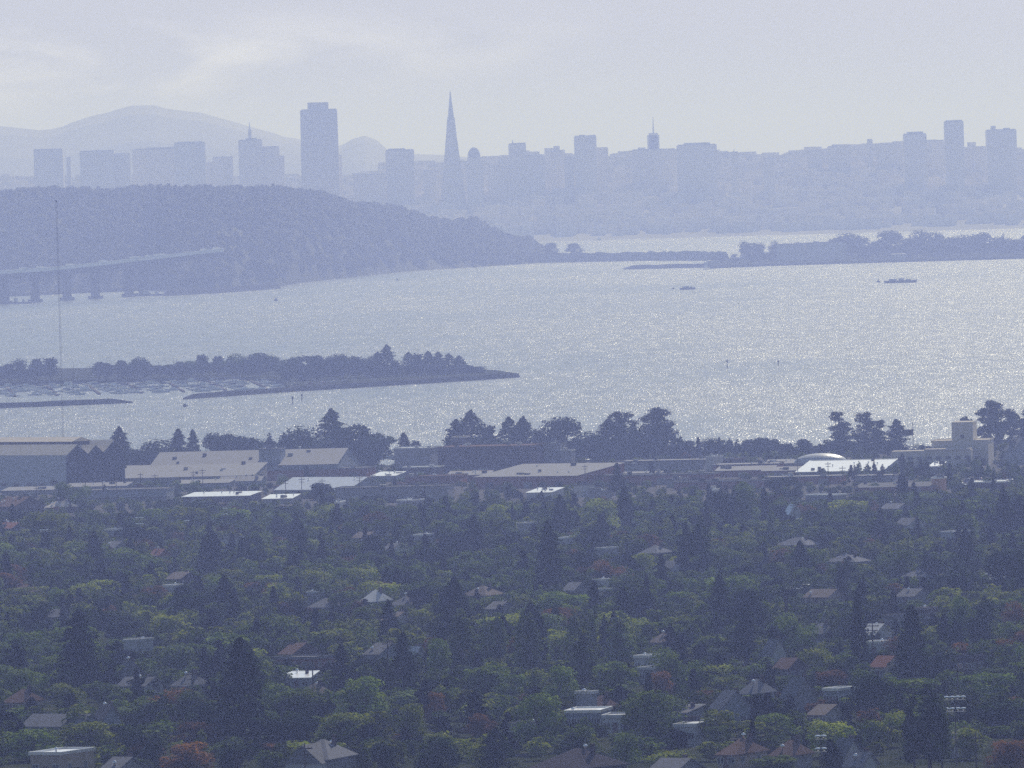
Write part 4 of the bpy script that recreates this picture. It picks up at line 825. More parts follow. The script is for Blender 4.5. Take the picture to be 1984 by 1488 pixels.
for x0, x1, y0, y1, n, where, grp in [(150, 335, 926, 944, 22, 'in the car park behind the flat grey office', 'cars behind the flat grey office'), (0, 95, 938, 956, 8, 'in the yard by the left hall', 'cars by the left hall'),
    (1285, 1350, 905, 918, 12, 'below the long pale warehouse wall', 'cars below the pale warehouse wall'), (1370, 1500, 913, 922, 12, 'in the long row on the right-hand flat roofs', 'cars in the right-hand row'),
    (1270, 1400, 970, 1008, 12, 'in the glittering lot among trees right of centre', 'cars in the glittering lot'), (850, 940, 1022, 1036, 6, 'on the street right of the tall roofs at centre', 'cars at centre'),
    (1860, 1970, 935, 948, 6, 'near the right edge before the slim trees', 'cars at the right edge'), (700, 780, 918, 926, 6, 'between warehouses left of centre', 'cars between warehouses')]:
    for i in range(n):
        px, py = rs.uniform(x0, x1), rs.uniform(y0, y1); d = find_d(px, py); car(px, py, d, gz(d) + (.62 if d > 3560 else 0), where, grp, R(rs.choice([-30, 60]) + rs.uniform(-4, 4)))

# ------------------------------------------------------------------ marina
def pd(px, d): return ((ray(px, 744)[0]) * d, d)
def landmass(name, pts, z0=-2.0, z1=2.4, m='grass'):
    bm = MB().slab([pd(*p) for p in pts], z0, z1); return tag(bm.obj(name, M[m]), kind='structure')
landmass('peninsula', [(560, 6215), (700, 6285), (850, 6360), (1006, 6437), (960, 6560), (850, 6720), (700, 6860), (440, 6960), (180, 7000), (-80, 7050), (-80, 6610), (250, 6610), (480, 6560), (545, 6440)])
def mole(name, label, pts, wd, h, cat='breakwater', m='rock', kind=None, zb=-3):
    v, f = [], []; rj = random.Random(len(pts)); P_ = []
    for (a, b_) in zip(pts[:-1], pts[1:]):
        n = max(2, int((Vector(pd(*b_)) - Vector(pd(*a))).length / 12))
        for i in range(n): P_.append((a[0] + (b_[0] - a[0]) * i / n, a[1] + (b_[1] - a[1]) * i / n))
    P_.append(pts[-1])
    for i, p in enumerate(P_):
        x, y = pd(*p); hh = h * rj.uniform(.88, 1.08); e = .25 if i in (0, len(P_) - 1) else 1
        for yy, zz in ((-wd / 2 - 2, zb), (-wd * .28, hh * e + rj.uniform(-.2, .2)), (wd * .28, hh * e), (wd / 2 + 2, zb)): v.append((x, y + yy + rj.uniform(-.6, .6), zz))
        if i:
            o = 4 * i
            for k in range(3): f.append((o - 4 + k, o + k, o + k + 1, o - 3 + k))
    me = bpy.data.meshes.new(name); me.from_pydata(v, [], f); me.materials.append(M[m]); o = link(name, me); return tag(o, label, cat, kind=kind)
mole('breakwater', 'detached rock breakwater at the left edge, before the marina', [(-90, 5985), (60, 6000), (256, 6030)], 14, 3.0)
mole('breakwater', 'rock seawall curving along the front of the wooded marina peninsula', [(354, 6085), (560, 6205), (700, 6272), (850, 6345), (1008, 6432)], 16, 3.1)
landmass('path', [(560, 6232), (700, 6302), (850, 6375), (900, 6400), (900, 6415), (850, 6390), (700, 6318), (560, 6248)], 2.3, 2.5, 'conc')
GM = 'trees on the marina peninsula'
for k_, c_, px, yt, w_ in [('broad','dark',5,712,26),('cypress','dark',24,706,34),('broad','dark',50,702,36),('cypress','dark',76,697,34),('cypress','dark',102,694,36),('broad','dark',-8,712,30),('cypress','dark',196,702,32),('broad','dark',212,706,24),
 ('broad','dark',240,702,30),('broad','dark',265,698,36),('broad','dark',283,707,16),('poplar','dark',295,707,10),('broad','dark',312,707,24),('broad','dark',334,708,24),('broad','dark',352,704,28),('broad','grey',372,702,26),('cypress','dark',395,688,32),
 ('cypress','dark',425,691,32),('broad','grey',455,692,42),('broad','dark',482,697,30),('broad','dark',505,689,42),('broad','grey',540,693,36),('broad','dark',562,700,26),('broad','dark',592,692,42),('broad','dark',617,695,30),
 ('broad','dark',642,694,32),('broad','dark',665,690,32),('cypress','dark',690,691,34),('broad','dark',712,694,28),('shaggy','dark',733,690,34),('shaggy','dark',751,679,36),('cypress','dark',768,700,26),('shaggy','dark',792,690,34),
 ('cypress','dark',810,686,30),('shaggy','dark',830,688,32),('shaggy','dark',850,689,32),('shaggy','dark',870,691,32),('shaggy','dark',890,694,30),('broad','dark',906,708,24),('broad','dark',924,711,32)]:
    d = 6680 if px < 560 else 6440 + (px - 560) / 360 * 90
    a, b_ = ray(px, yt); tree(k_, c_, a * d, d - 40, 2.3, (CAMZ + b_ * d - 2.3) * 1.28, w_ * 1.35 * d / F, GM)
    if k_ == 'broad' and px > 180: tree('broad', 'dark', a * d + rs.uniform(-3, 9), d + 60, 2.3, (CAMZ + b_ * d - 2.3) * rs.uniform(.75, .95), w_ * 1.4 * d / F, GM)
LAND.append((395, 700, 'the marina masts', 6700)); LAND.append((1000, 732, 'the bare tip of the marina peninsula', 6437)); LAND.append((150, 720, 'the gap in the marina trees', 6800)); LAND.append((751, 700, 'the highest tree of the marina peninsula', 6700))
hb = MB(); hs = [(0, -1.0), (.0, 1.0)]
hull = MB().add([(-5, -1.4, .9), (1.5, -1.5, .95), (5.4, 0, 1.25), (1.5, 1.5, .95), (-5, 1.4, .9), (-4.6, -1.0, -.5), (1, -.9, -.6), (4, 0, -.5), (1, .9, -.6), (-4.6, 1.0, -.5)],
    [(0, 1, 2, 3, 4), (0, 5, 6, 1), (1, 6, 7, 2), (2, 7, 8, 3), (3, 8, 9, 4), (4, 9, 5, 0), (5, 9, 8, 7, 6)]).mesh('hull', M['hull'])
cab = MB().frus((1.9, .95), (1.5, .75), .92, 1.6).mesh('cabin', M['hull']); mst = MB().tube((.8, 0, 1), (.8, 0, 13.5), .13, .09, 6).tube((.8, 0, 2.2), (-3.6, 0, 2.1), .12, .12, 6).mesh('mast', M['wood'])
cvr = MB().tube((.4, 0, 2.42), (-3.4, 0, 2.32), .24, .18, 7).mesh('sail_cover', mat('blue_canvas', (.05, .09, .2), .8))
cab2 = MB().frus((2.6, 1.1), (1.8, .9), .92, 2.3).box(-1.6, 1.0, -.9, .9, 2.3, 2.42).mesh('cabin', M['hull']); hull2 = hull.copy()
for i in range(7):
    px0 = 20 + i * 80; o = tag(MB().box(-.9, .9, -150, 150, .35, .8).obj('dock', M['wood'], None, (*pd(px0, 6420), 0)), f'narrow wooden dock, number {["one","two","three","four","five","six","seven"][i]} from the left in the marina', 'dock', 'docks of the marina')
    o['label'] = ['leftmost', 'second from left', 'third from left', 'middle', 'third from right', 'second from right', 'rightmost'][i] + ' long wooden dock in the marina basin'; o.rotation_euler = (0, 0, R(4))
for i in range(160):
    dk = i % 7; sd = rs.choice((-1, 1)); x, y = pd(20 + dk * 80, 6420 + rs.uniform(-145, 150)); x += sd * 7.6 - (y - 6420) * .07; s = rs.uniform(.75, 1.25)
    if rs.random() < .72:
        o = empty('sailboat', (x, y, 0), 0 if sd > 0 else math.pi, label='white sailboat with bare mast moored among the crowd of masts in the marina', cat='sailboat', group='sailboats moored in the marina')
        link('hull', hull, o); link('cabin', cab, o); link('mast', mst, o); link('sail_cover', cvr, o)
    else:
        o = empty('motorboat', (x, y, 0), 0 if sd > 0 else math.pi, label='white cabin motorboat moored between the sailboats in the marina', cat='motorboat', group='motorboats moored in the marina')
        link('hull', hull2, o); link('cabin', cab2, o)
    o.scale = (s, s, s)
for i in range(14):
    px = 360 + i * 24 + rs.uniform(-6, 6)
    if px < 690 and px > 565: car(px, 745, 6260 + (px - 560) * .5, 2.5, 'on the quay path of the marina peninsula', 'cars on the marina quay', R(20))

# ------------------------------------------------------------------ things on the water
def pile(px, yt, yb, label):
    d = sea_d(px, yb); h = (yb - yt) * d / F; o = empty('channel_marker', (ray(px, yb)[0] * d, d, 0), 0, label=label, cat='channel marker', group='channel markers in the bay')
    MB().tube((0, 0, -2), (0, 0, h * .95), .28, .24).obj('post', M['wood'], o); MB().box(-.5, .5, -.4, -.3, h * .65, h).obj('daymark', M['dark'], o)
pile(1409, 697, 712, 'thin dark channel marker post in open water, left of the right-hand pair'); pile(1508, 698, 709, 'thin dark channel marker post in open water, right of the right-hand pair')
pile(567, 768, 783, 'channel marker post below the peninsula seawall, left of a close pair'); pile(585, 763, 776, 'channel marker post below the peninsula seawall, right of a close pair')
def ship(name, cat, label, px, yb, lpx, hpx, prof, sup, m='dhull', rz=0):
    d = sea_d(px, yb); L_ = lpx * d / F; h = hpx * d / F; o = empty(name, (ray(px, yb)[0] * d, d, 0), rz, label=label, cat=cat)
    b_ = L_ * .09
    MB().add([(-L_ / 2, -b_, h * .55), (L_ * .38, -b_, h * .55), (L_ / 2, 0, h * .65), (L_ * .38, b_, h * .55), (-L_ / 2, b_, h * .55), (-L_ * .47, -b_ * .8, -1), (L_ * .36, -b_ * .8, -1), (L_ * .45, 0, -1), (L_ * .36, b_ * .8, -1), (-L_ * .47, b_ * .8, -1)],
        [(0, 1, 2, 3, 4), (0, 5, 6, 1), (1, 6, 7, 2), (2, 7, 8, 3), (3, 8, 9, 4), (4, 9, 5, 0), (5, 9, 8, 7, 6)]).obj('hull', M[m], o)
    s = MB()
    for a, b2, zt in sup: s.box(a * L_, b2 * L_, -b_ * .7, b_ * .7, h * .56, h * zt)
    s.obj('superstructure', M['metal'] if m == 'dhull' else M['hull'], o)
    if prof: MB().tube((L_ * .02, 0, h * .6), (L_ * .02, 0, h * prof), .3, .2).obj('mast', M['metal'], o)
    return o
ship('cargo_ship', 'ship', 'long dark low ship on the bright water at upper right', 1745, 548, 65, 9, 1.15, [(-.35, -.12, .9), (-.06, .1, 1.0), (.15, .3, .8)])
ship('tug_boat', 'boat', 'small dark boat just left of the long dark ship', 1702, 547, 7, 5, 1.5, [(-.2, .2, 1.0)])
ship('barge', 'ship', 'shorter dark barge on the bright water, left of the long ship', 1332, 561, 31, 7, 1.1, [(-.3, .1, .95), (.15, .3, .8)])
ship('tug_boat', 'boat', 'tiny dark boat just left of the shorter dark barge', 1304, 560, 6, 3, 0, [(-.2, .2, 1.0)])
ship('work_boat', 'boat', 'small dark boat off the end of the marina breakwater', 359, 788, 9, 6, 0, [(-.35, .25, 1.0)])
ship('motor_launch', 'boat', 'small dark launch on the water right of the bridge spit', 535, 583, 7, 6, 1.3, [(-.3, .2, 1.0)])
ship('motor_launch', 'boat', 'faint small boat before the wooded island shore', 770, 543, 6, 3, 0, [(-.3, .2, 1.0)])
for px, yb, lab in ((1161, 466, 'tiny white hull added for a window glint, far city shore, left one'), (1406, 458, 'tiny white hull added for a window glint, far city shore, right one')): ship('glint_boat', 'boat', lab, px, yb, 8, 6, 0, [(-.35, .3, 1.0)], 'hull')  # small white hulls added to stand in for window glints
d = sea_d(1370, 522); o = empty('sailing_yacht', (ray(1370, 522)[0] * d, d, 0), R(20), label='white-sailed yacht by the rocky spit in front of the flat island', cat='sailboat')
link('hull', hull, o); link('mast', mst, o); MB().add([(.6, 0, 2.4), (-3.6, .25, 2.4), (.6, 0, 13), (.6, .1, 2.4), (-3.6, .35, 2.4), (.6, .1, 13)], [(0, 1, 2), (5, 4, 3), (0, 3, 4, 1), (1, 4, 5, 2), (2, 5, 3, 0)]).obj('sail', M['sail'], o)
# radio mast
d = SHORE - 25; h = CAMZ + ray(107, 392)[1] * d - gz(d); x = ray(122, 840)[0] * d
o = empty('radio_mast', (x, d, gz(d)), 0, label='extremely thin tall radio mast at the left, rising past the bridge', cat='radio mast')
m = MB()
for k in range(3):
    a = k * 2.094; m.tube((.42 * math.cos(a), .42 * math.sin(a), 0), (.42 * math.cos(a), .42 * math.sin(a), h), .035, .035, 5)
for i in range(int(h / 2.5)):
    for k in range(3):
        a, b2 = k * 2.094, (k + 1) * 2.094; z = i * 2.5; m.tube((.42 * math.cos(a), .42 * math.sin(a), z), (.42 * math.cos(b2), .42 * math.sin(b2), z + 2.5), .025, .025, 4)
m.obj('lattice', M['wood'], o); MB().lathe([(.05, h), (.4, h + .1), (.4, h + .8), (.05, h + 1)], n=10).obj('beacon', M['dark'], o)
# gull
p = P(148, 481, 3300.0); bm = MB().lathe([(.02, -.5), (.14, -.2), (.16, .1), (.05, .45), (.01, .6)], n=8); bm.v = [(z, y, x) for x, y, z in bm.v]
bm.add([(.1, 0, .05), (-.15, 0, .05), (-.1, .45, .22), (.05, .9, .05), (.14, .45, .25)], [(0, 1, 2, 4), (4, 2, 3)]).add([(.1, 0, .05), (-.15, 0, .05), (-.1, -.45, .22), (.05, -.9, .05), (.14, -.45, .25)], [(4, 2, 1, 0), (3, 2, 4)])
tag(bm.obj('gull', M['dark'], None, p), 'tiny dark bird in flight right of the thin radio mast', 'bird').rotation_euler = (0, 0, R(100))

# ------------------------------------------------------------------ bridge
def interp(tab, x):
    for (a, b_) in zip(tab[:-1], tab[1:]):
        if x <= b_[0]: return a[1] + (b_[1] - a[1]) * (x - a[0]) / (b_[0] - a[0])
    return tab[-1][1]
dtab = [(-80, 10560), (0, 10640), (135, 10810), (190, 10880), (283, 11020), (360, 11120), (440, 11190)]
ytab = [(-80, 533), (0, 528), (110, 521), (200, 511.5), (300, 500), (370, 492), (440, 484.5)]
br = empty('bridge', (*pd(0, 10640), 0), 0, label='long concrete viaduct on tall piers running into the wooded island', cat='bridge'); bo = br.location
def ribbon(name, ylo, yhi, wd, m, off=0):
    v, f = [], []; n = 40
    for i in range(n + 1):
        px = -80 + 520 * i / n; d = interp(dtab, px); z = CAMZ + ray(px, interp(ytab, px))[1] * d; x = ray(px, 744)[0] * d
        for yy, zz in ((off - wd / 2, ylo), (off + wd / 2, ylo), (off + wd / 2, yhi), (off - wd / 2, yhi)): v.append((x - bo.x, d + yy - bo.y, z + zz))
        if i:
            o = 4 * i; f += [(o - 4 + k, o + k, o + (k + 1) % 4, o - 4 + (k + 1) % 4) for k in range(4)]
    f += [(3, 2, 1, 0), (4 * n, 4 * n + 1, 4 * n + 2, 4 * n + 3)]
    me = bpy.data.meshes.new(name); me.from_pydata(v, [], f); me.materials.append(M[m]); return link(name, me, br)
ribbon('deck', -1.6, 0, 26, 'glint_rail'); ribbon('box_girder', -8.0, -1.62, 16, 'conc'); ribbon('railing', .02, 2.0, .5, 'glint_rail', -12.6); ribbon('railing', .02, 2.0, .5, 'glint_rail', 12.6)  # deck and parapet white, and railing height, paint in the glints along the deck
for px in (14, 73, 135, 190, 255, 283, -45):
    d = interp(dtab, px); zt = CAMZ + ray(px, interp(ytab, px))[1] * d - 8.1; x = ray(px, 744)[0] * d
    m = MB().frus((5.2, 4.2), (4.4, 4.0), -3, zt - 4).frus((4.4, 4.0), (6.5, 6.5), zt - 4, zt); m.obj('pier', M['conc'], br, (x - bo.x, d - bo.y, 0)); MB().box(-8, 8, -7, 7, -3, 3.2).obj('footing', M['conc'], br, (x - bo.x, d - bo.y, 0))
tk = [MB().box(-4, 4, -1.3, 1.3, 1, 3.9).mesh('cargo_box', M['hull']), MB().box(4.1, 6.2, -1.2, 1.2, .8, 3.2).mesh('cab', M['hull'])]
for i in range(13):
    px = (rs.uniform(0, 430) if i < 7 else rs.uniform(255, 400)); d = interp(dtab, px); z = CAMZ + ray(px, interp(ytab, px))[1] * d
    o = empty('truck', (ray(px, 744)[0] * d, d + rs.choice([-8, -3, 3, 8]), z + .05), R(8), label='pale truck among the traffic on the bridge deck', cat='truck', group='trucks on the bridge deck')
    for me in tk: link(me.name, me, o)
for i, (px, w_) in enumerate([(44, 40), (300, 60)]):
    d = interp(dtab, px) - 60; L_ = w_ * d / F; o = empty('construction_barge', (ray(px, 744)[0] * d, d, 0), R(6), label='flat work barge at the foot of the bridge piers, ' + ['left one', 'right one'][i], cat='barge', group='work barges under the bridge')
    MB().box(-L_ / 2, L_ / 2, -6, 6, -1, 2.2).obj('hull', M['dhull'], o); MB().box(-L_ * .3, -L_ * .12, -3, 3, 2.22, 6.5).box(L_ * .1, L_ * .2, -3, 3, 2.22, 4.8).obj('deckhouse', M['metal'], o)
mole('breakwater', 'low dark causeway seen between the bridge piers', [(-90, 11250), (60, 11300), (160, 11400), (330, 11500)], 20, 4.5)
mole('breakwater', 'low rocky spit at the foot of the wooded island, right of the bridge', [(320, 10950), (430, 11080), (500, 11220), (548, 11330)], 40, 6.5)

# ------------------------------------------------------------------ wooded island, flat island
cres = [(-120, 388), (0, 384), (50, 378), (200, 378), (280, 372), (350, 378), (450, 373), (540, 377), (590, 379), (640, 384), (700, 404), (780, 412), (830, 428), (880, 438), (930, 432), (960, 452), (1000, 470), (1035, 470), (1060, 492), (1075, 507)]
coast = [(-120, 11650), (300, 11750), (330, 11300), (420, 11250), (545, 11480), (600, 11850), (700, 12300), (800, 12700), (900, 12900), (1075, 13250)]
v, f = [], []; nx, ny = 120, 14
def isl(px, t_):
    d0_ = interp(coast, px); dc = d0_ + 650; sh = max(0.0, min(1.0, t_)); d = d0_ + t_ * 650
    hc = max(3, CAMZ + ray(px, interp(cres, px) + 9)[1] * dc)
    e = math.sin(min(1, t_) * math.pi / 2) ** .75 if t_ <= 1 else max(0, 1 - (t_ - 1) * .9)
    e *= 1 + .012 * math.sin(px * .03 + t_ * 4)
    return (ray(px, 744)[0] * d, d, -1 + (hc + 1) * e)
for i in range(nx + 1):
    for j in range(ny + 1): v.append(isl(-120 + 1195 * i / nx, 2.1 * j / ny))
f = [(i * (ny + 1) + j, (i + 1) * (ny + 1) + j, (i + 1) * (ny + 1) + j + 1, i * (ny + 1) + j + 1) for i in range(nx) for j in range(ny)]
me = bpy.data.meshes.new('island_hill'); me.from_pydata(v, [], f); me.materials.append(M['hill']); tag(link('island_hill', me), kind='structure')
V = []
lw = [k_broad(200 + i, .06) for i in range(4)] + [k_conifer(210 + i, .05) for i in range(2)]
for i in range(4200):
    px = rg.uniform(-110, 1070); t_ = rg.uniform(0.03, 1.12) if i % 3 else rg.uniform(.85, 1.05); x, y, z = isl(px, t_); H0, W0, cv, _ = lw[rg.integers(6)]
    if z < 1: continue
    s = rg.uniform(1.2, 2.4) * 9 / W0; s2 = rg.uniform(7, 19 if .8 < t_ < 1.1 else 13) / H0; V.append(cv * np.array([s, s, s2]) + np.array([x, y, z - 1]))
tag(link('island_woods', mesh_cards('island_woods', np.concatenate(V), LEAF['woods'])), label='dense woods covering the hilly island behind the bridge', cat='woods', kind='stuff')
landmass('flat_island', [(1385, 12080), (1500, 12170), (1700, 12190), (2080, 12190), (2080, 13900), (1700, 13900), (1500, 13600), (1440, 12900), (1370, 12500)], -2, 3.0)
mole('causeway', 'raised straight causeway linking the wooded island and the flat island', [(1040, 13300), (1140, 13250), (1260, 13180), (1420, 12900)], 60, 12.0, cat='causeway', m='hill')
mole('breakwater', 'low rocky spit pointing left from the flat island', [(1214, 12250), (1300, 12220), (1395, 12180)], 24, 5.0)
for k_, c_, px, yt, w_ in [('broad','dark',1068,469,30),('broad','dark',1112,470,34)]:
    d = 13230; a, b_ = ray(px, yt); tree(k_, c_, a * d, d, 8, CAMZ + b_ * d - 8, w_ * d / F, 'trees on the islands', label=('small' if px < 1090 else 'second small') + ' faint round tree on the causeway end beside the wooded island')
ti = [('broad',1392,488,26),('broad',1425,490,18),('broad',1452,464,30),('broad',1468,470,26),('broad',1500,466,20),('broad',1545,468,24),('broad',1580,466,24),('broad',1620,460,30),('broad',1650,446,40),('broad',1672,456,34),('broad',1700,459,30),('broad',1722,446,40),('broad',1745,448,38),('broad',1775,454,36),
      ('broad',1798,444,44),('broad',1825,448,38),('broad',1850,455,30),('broad',1878,451,38),('broad',1905,450,44),('broad',1932,455,34),('poplar',1943,450,8),('broad',1965,458,34),('broad',1990,454,36)]
od = ['first', 'second', 'third', 'fourth', 'fifth', 'sixth', 'seventh', 'eighth', 'ninth', 'tenth', 'eleventh', 'twelfth', 'thirteenth', 'fourteenth', 'fifteenth', 'sixteenth', 'seventeenth', 'eighteenth', 'nineteenth', 'twentieth', 'twenty-first', 'twenty-second', 'twenty-third']
for i, (k_, px, yt, w_) in enumerate(ti):
    d = 12420; a, b_ = ray(px, yt); tree(k_, 'dark', a * d, d, 3, CAMZ + b_ * d - 3, w_ * 1.35 * d / F, 'trees on the islands', label=f'hazy blue-grey tree, {od[i]} from the left in the flat island row')
def fbox(px0, px1, yt, d, z, dep, name, label, m='gwall', roof='pale', cat='building', group=None):
    x0, x1 = ray(px0, yt)[0] * d, ray(px1, yt)[0] * d; h = CAMZ + ray((px0 + px1) / 2, yt)[1] * d - z
    o = empty(name, ((x0 + x1) / 2, d, z), 0, label=label, cat=cat, group=group); w2 = (x1 - x0) / 2
    MB().box(-w2, w2, 0, dep, -1, h - .6).obj('wall', M[m], o); MB().box(-w2 - .3, w2 + .3, -.3, dep + .3, h - .6, h).obj('roof', M[roof], o); return o, h, w2
for a in ((1505, 1560, 472, 'low wide hangar between trees at the left part of the flat island'), (1562, 1640, 469, 'long pale hangar left of the taller trees of the flat island'), (1728, 1756, 492, 'small white waterfront building on the flat island'), (1372, 1395, 505, 'small gleaming shed at the left tip of the flat island')):
    fbox(a[0], a[1], a[2], 12300 + (100 if a[0] < 1700 else -60), 3, 40, 'hangar', a[3], m='hangar', roof='white' if a[0] in (1728, 1372) else 'pale')

# ------------------------------------------------------------------ far city and hills
sf = [(-700, 330), (0, 352), (650, 352), (700, 345), (800, 338), (900, 330), (980, 322), (1060, 312), (1180, 314), (1220, 306), (1310, 304), (1400, 306), (1480, 310), (1540, 306), (1580, 298), (1620, 294), (1700, 290), (1800, 286), (1900, 290), (1984, 296), (2600, 290)]
def cz(px, d):
    t_ = (d - 16520) / 1100; hc = CAMZ + ray(px, interp(sf, px) + 3)[1] * 17620
    return -1 + (hc + 1) * (1 - (1 - max(0, min(1, t_))) ** 1.35) + (2.5 * math.sin(px * .06) * math.sin(d * .01) if t_ > .2 else 0)
v = []; nx, ny = 180, 16; pxs = [-700 + 3300 * i / nx for i in range(nx + 1)]; ds = [16500 + 1400 * j / ny for j in range(ny + 1)]
v = [(ray(px, 744)[0] * d, d, cz(px, d)) for px in pxs for d in ds]; f = [(i * (ny + 1) + j, (i + 1) * (ny + 1) + j, (i + 1) * (ny + 1) + j + 1, i * (ny + 1) + j + 1) for i in range(nx) for j in range(ny)]
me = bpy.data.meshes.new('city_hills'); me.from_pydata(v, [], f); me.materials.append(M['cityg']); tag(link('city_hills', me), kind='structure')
m = MB(); rc = random.Random(3)
for i in range(4200):
    px = rc.uniform(-100, 2090); d = rc.uniform(16560, 17640); z = cz(px, d); x = ray(px, 744)[0] * d; w_, h_ = rc.uniform(6, 16), rc.uniform(7, 18) * (1.5 if 750 < px < 1150 else 1)
    m.box(x - w_, x + w_, d, d + rc.uniform(10, 24), z - 4, z + h_)
tag(m.obj('city_blocks', M['city']), label='pale mass of low city blocks covering the far hills under the towers', cat='city blocks', kind='stuff')
GC = 'towers of the far skyline'
def tw(px0, px1, yt, label, d=16950, fac='fac1', extra=(), taper=1.0, spire=None, dome=False):
    x0, x1 = ray(px0, yt)[0] * d, ray(px1, yt)[0] * d; z = 3.0; h = CAMZ + ray((px0 + px1) / 2, yt)[1] * d - z; w2 = (x1 - x0) / 2; dp = max(8, min(w2, 22))
    o = empty('tower', ((x0 + x1) / 2, d, z), 0, label=label, cat='tower', group=GC); body_h = h - (.08 * h if dome else 0)
    MB().frus((w2 * taper, dp * taper), (w2, dp), -3, body_h).obj('shaft', M[fac], o)
    MB().frus((w2 * .94, dp * .94), (w2 * .94, dp * .94), body_h + .02, body_h + 1.4).obj('parapet', M['gwall'], o)
    if dome: MB().lathe([(w2 * .97 * math.cos(a), body_h + 1.4 + (.11 * h) * math.sin(a)) for a in [i * math.pi / 12 for i in range(6)]] + [(.3, body_h + 1.4 + .11 * h)], n=20, sy=min(1, dp / w2)).obj('dome', M['gwall'], o)
    for a, b_, yt2 in extra:
        xa, xb = ray(a, yt2)[0] * d - (x0 + x1) / 2, ray(b_, yt2)[0] * d - (x0 + x1) / 2; h2 = CAMZ + ray(a, yt2)[1] * d - z
        lo = body_h + 1.42 if (xa >= -w2 - 1 and xb <= w2 + 1 and h2 > h) else -3; MB().box(xa, xb, -dp * .8, dp * .8, lo, h2).obj('upper_block' if lo > 0 else 'side_block', M[fac], o)
    if spire: a, yt2 = spire; h2 = CAMZ + ray(a, yt2)[1] * d - z; xa = ray(a, yt2)[0] * d - (x0 + x1) / 2; base = (max([CAMZ + ray(e[0], e[2])[1] * d - z for e in extra] + [h])) - 2; MB().tube((xa, 0, base), (xa, 0, h2), 1.5, .5, 6).obj('spire', M['metal'], o)
    return o
tw(66, 122, 290, 'blocky tower, leftmost of the tall far buildings'); tw(129, 137, 306, 'very slim chimney-like tower right of the leftmost blocky tower')
tw(155, 222, 293, 'wide flat-topped building second from the left in the skyline', extra=[(222.5, 252, 297)]); tw(257, 345, 289, 'very wide slab with a slightly raised right part left of the hill top', extra=[(284, 340, 286)], d=17050)
tw(338, 398, 277, 'square block right of and taller than the very wide slab', d=16850, extra=[(345, 392, 275)]); tw(412, 451, 305, 'small low building left of the spired tower', extra=[(400, 411, 314)])
tw(462, 508, 272, 'stepped tower with a thin spire left of the great dark slab', extra=[(476, 498, 268), (481, 487, 250)], spire=(483, 237)); tw(508.5, 541, 285, 'building stepping down right of the spired tower', extra=[(541.5, 551, 301)])
tw(582, 653, 213, 'great dark flat-topped slab tower, tallest and bulkiest of the skyline', fac='fac2', d=16800, extra=[(596, 636, 199)], taper=1.08); tw(653.5, 662, 302, 'narrow building glued to the right side of the great dark slab', d=16860)
tw(747, 802, 291, 'plain square tower left of the pyramid', extra=[(752, 785, 288)]); tw(684, 746, 339, 'broad low building left of the plain square tower', d=16900, fac='fac3'); tw(820, 852, 331, 'short block just left of the foot of the pyramid', fac='fac3')
# pyramid
d = 16900; x = ray(872, 175)[0] * d; h = CAMZ + ray(872, 175)[1] * d - 3; py_ = empty('pyramid_tower', (x, d, 3), R(12), label='slender white pyramid skyscraper with needle tip', cat='tower', group=GC)
hb_ = 25.5; zt = h * .80; MB().frus((hb_, hb_), (hb_ * .2, hb_ * .2), -3, zt).obj('shaft', M['fac1'], py_); MB().frus((hb_ * .195, hb_ * .195), (.35, .35), zt + .02, h).obj('spire', M['metal'], py_)
for s in (-1, 1): MB().add([(s * 4, -3, h * .52), (s * 4, 3, h * .52), (s * 12.9, -3, h * .52), (s * 12.9, 3, h * .52), (s * 4, -3, h * .82), (s * 4, 3, h * .82), (s * 5.8, -3, h * .82), (s * 5.8, 3, h * .82)], [(0, 2, 3, 1), (4, 5, 7, 6), (0, 4, 6, 2), (1, 3, 7, 5), (2, 6, 7, 3), (0, 1, 5, 4)]).obj('wing', M['fac1'], py_)
tw(905, 931, 292, 'round-topped tower right of the pyramid', dome=True, d=16880, extra=[(903, 936, 312)]); tw(945, 985, 323, 'low stepped building right of the round-topped tower', fac='fac3', extra=[(952, 966, 320)])
tw(985, 1019, 279, 'square tower with a small mast, second tall one right of the pyramid', spire=(993, 271), extra=[(993, 1019, 277)]); tw(1020, 1055, 301, 'flat low block right of the square tower with small mast', fac='fac3')
tw(1066, 1092, 294, 'stepped building with a small square head', extra=[(1072, 1084, 283)], d=17000); tw(1093, 1111, 306, 'low block between the stepped building and a twin tower', fac='fac3'); tw(1112, 1155, 264, 'tall square tower with slightly notched roof right of centre', extra=[(1122, 1133, 261.5), (1143, 1152, 261.5)])
tw(1155.5, 1178, 287, 'lower shoulder building glued right of the notched tower', d=17010, fac='fac3'); tw(1223, 1310, 290, 'wide building with a rounded central turret and thin mast', d=17060, extra=[(1254, 1277, 262), (1257, 1274, 258), (1236, 1250, 286)], spire=(1265, 227))
tw(1311, 1388, 281, 'broad flat building right of the turret with mast', extra=[(1325, 1375, 277)]); tw(1415, 1430, 295, 'small pointed building on the low ridge right of the broad building', spire=(1422, 289))
tw(1478, 1500, 307, 'tiny faint building on the bare part of the ridge', fac='fac3'); tw(1565, 1592, 293, 'low faint building at the left foot of the right-hand hill', fac='fac3', d=17200); tw(1604, 1648, 284, 'broad faint building on the rising right-hand hill', fac='fac3', d=17200, extra=[(1612, 1628, 281)])
tw(1680, 1690, 271, 'small pointed turret on the right-hand hill', d=17200); tw(1700, 1746, 280, 'low block left of the first tall tower on the right-hand hill', fac='fac3', d=17200); tw(1750, 1794, 260, 'blocky tower with rounded head, first on the right-hand hill', extra=[(1757, 1788, 255.5)])
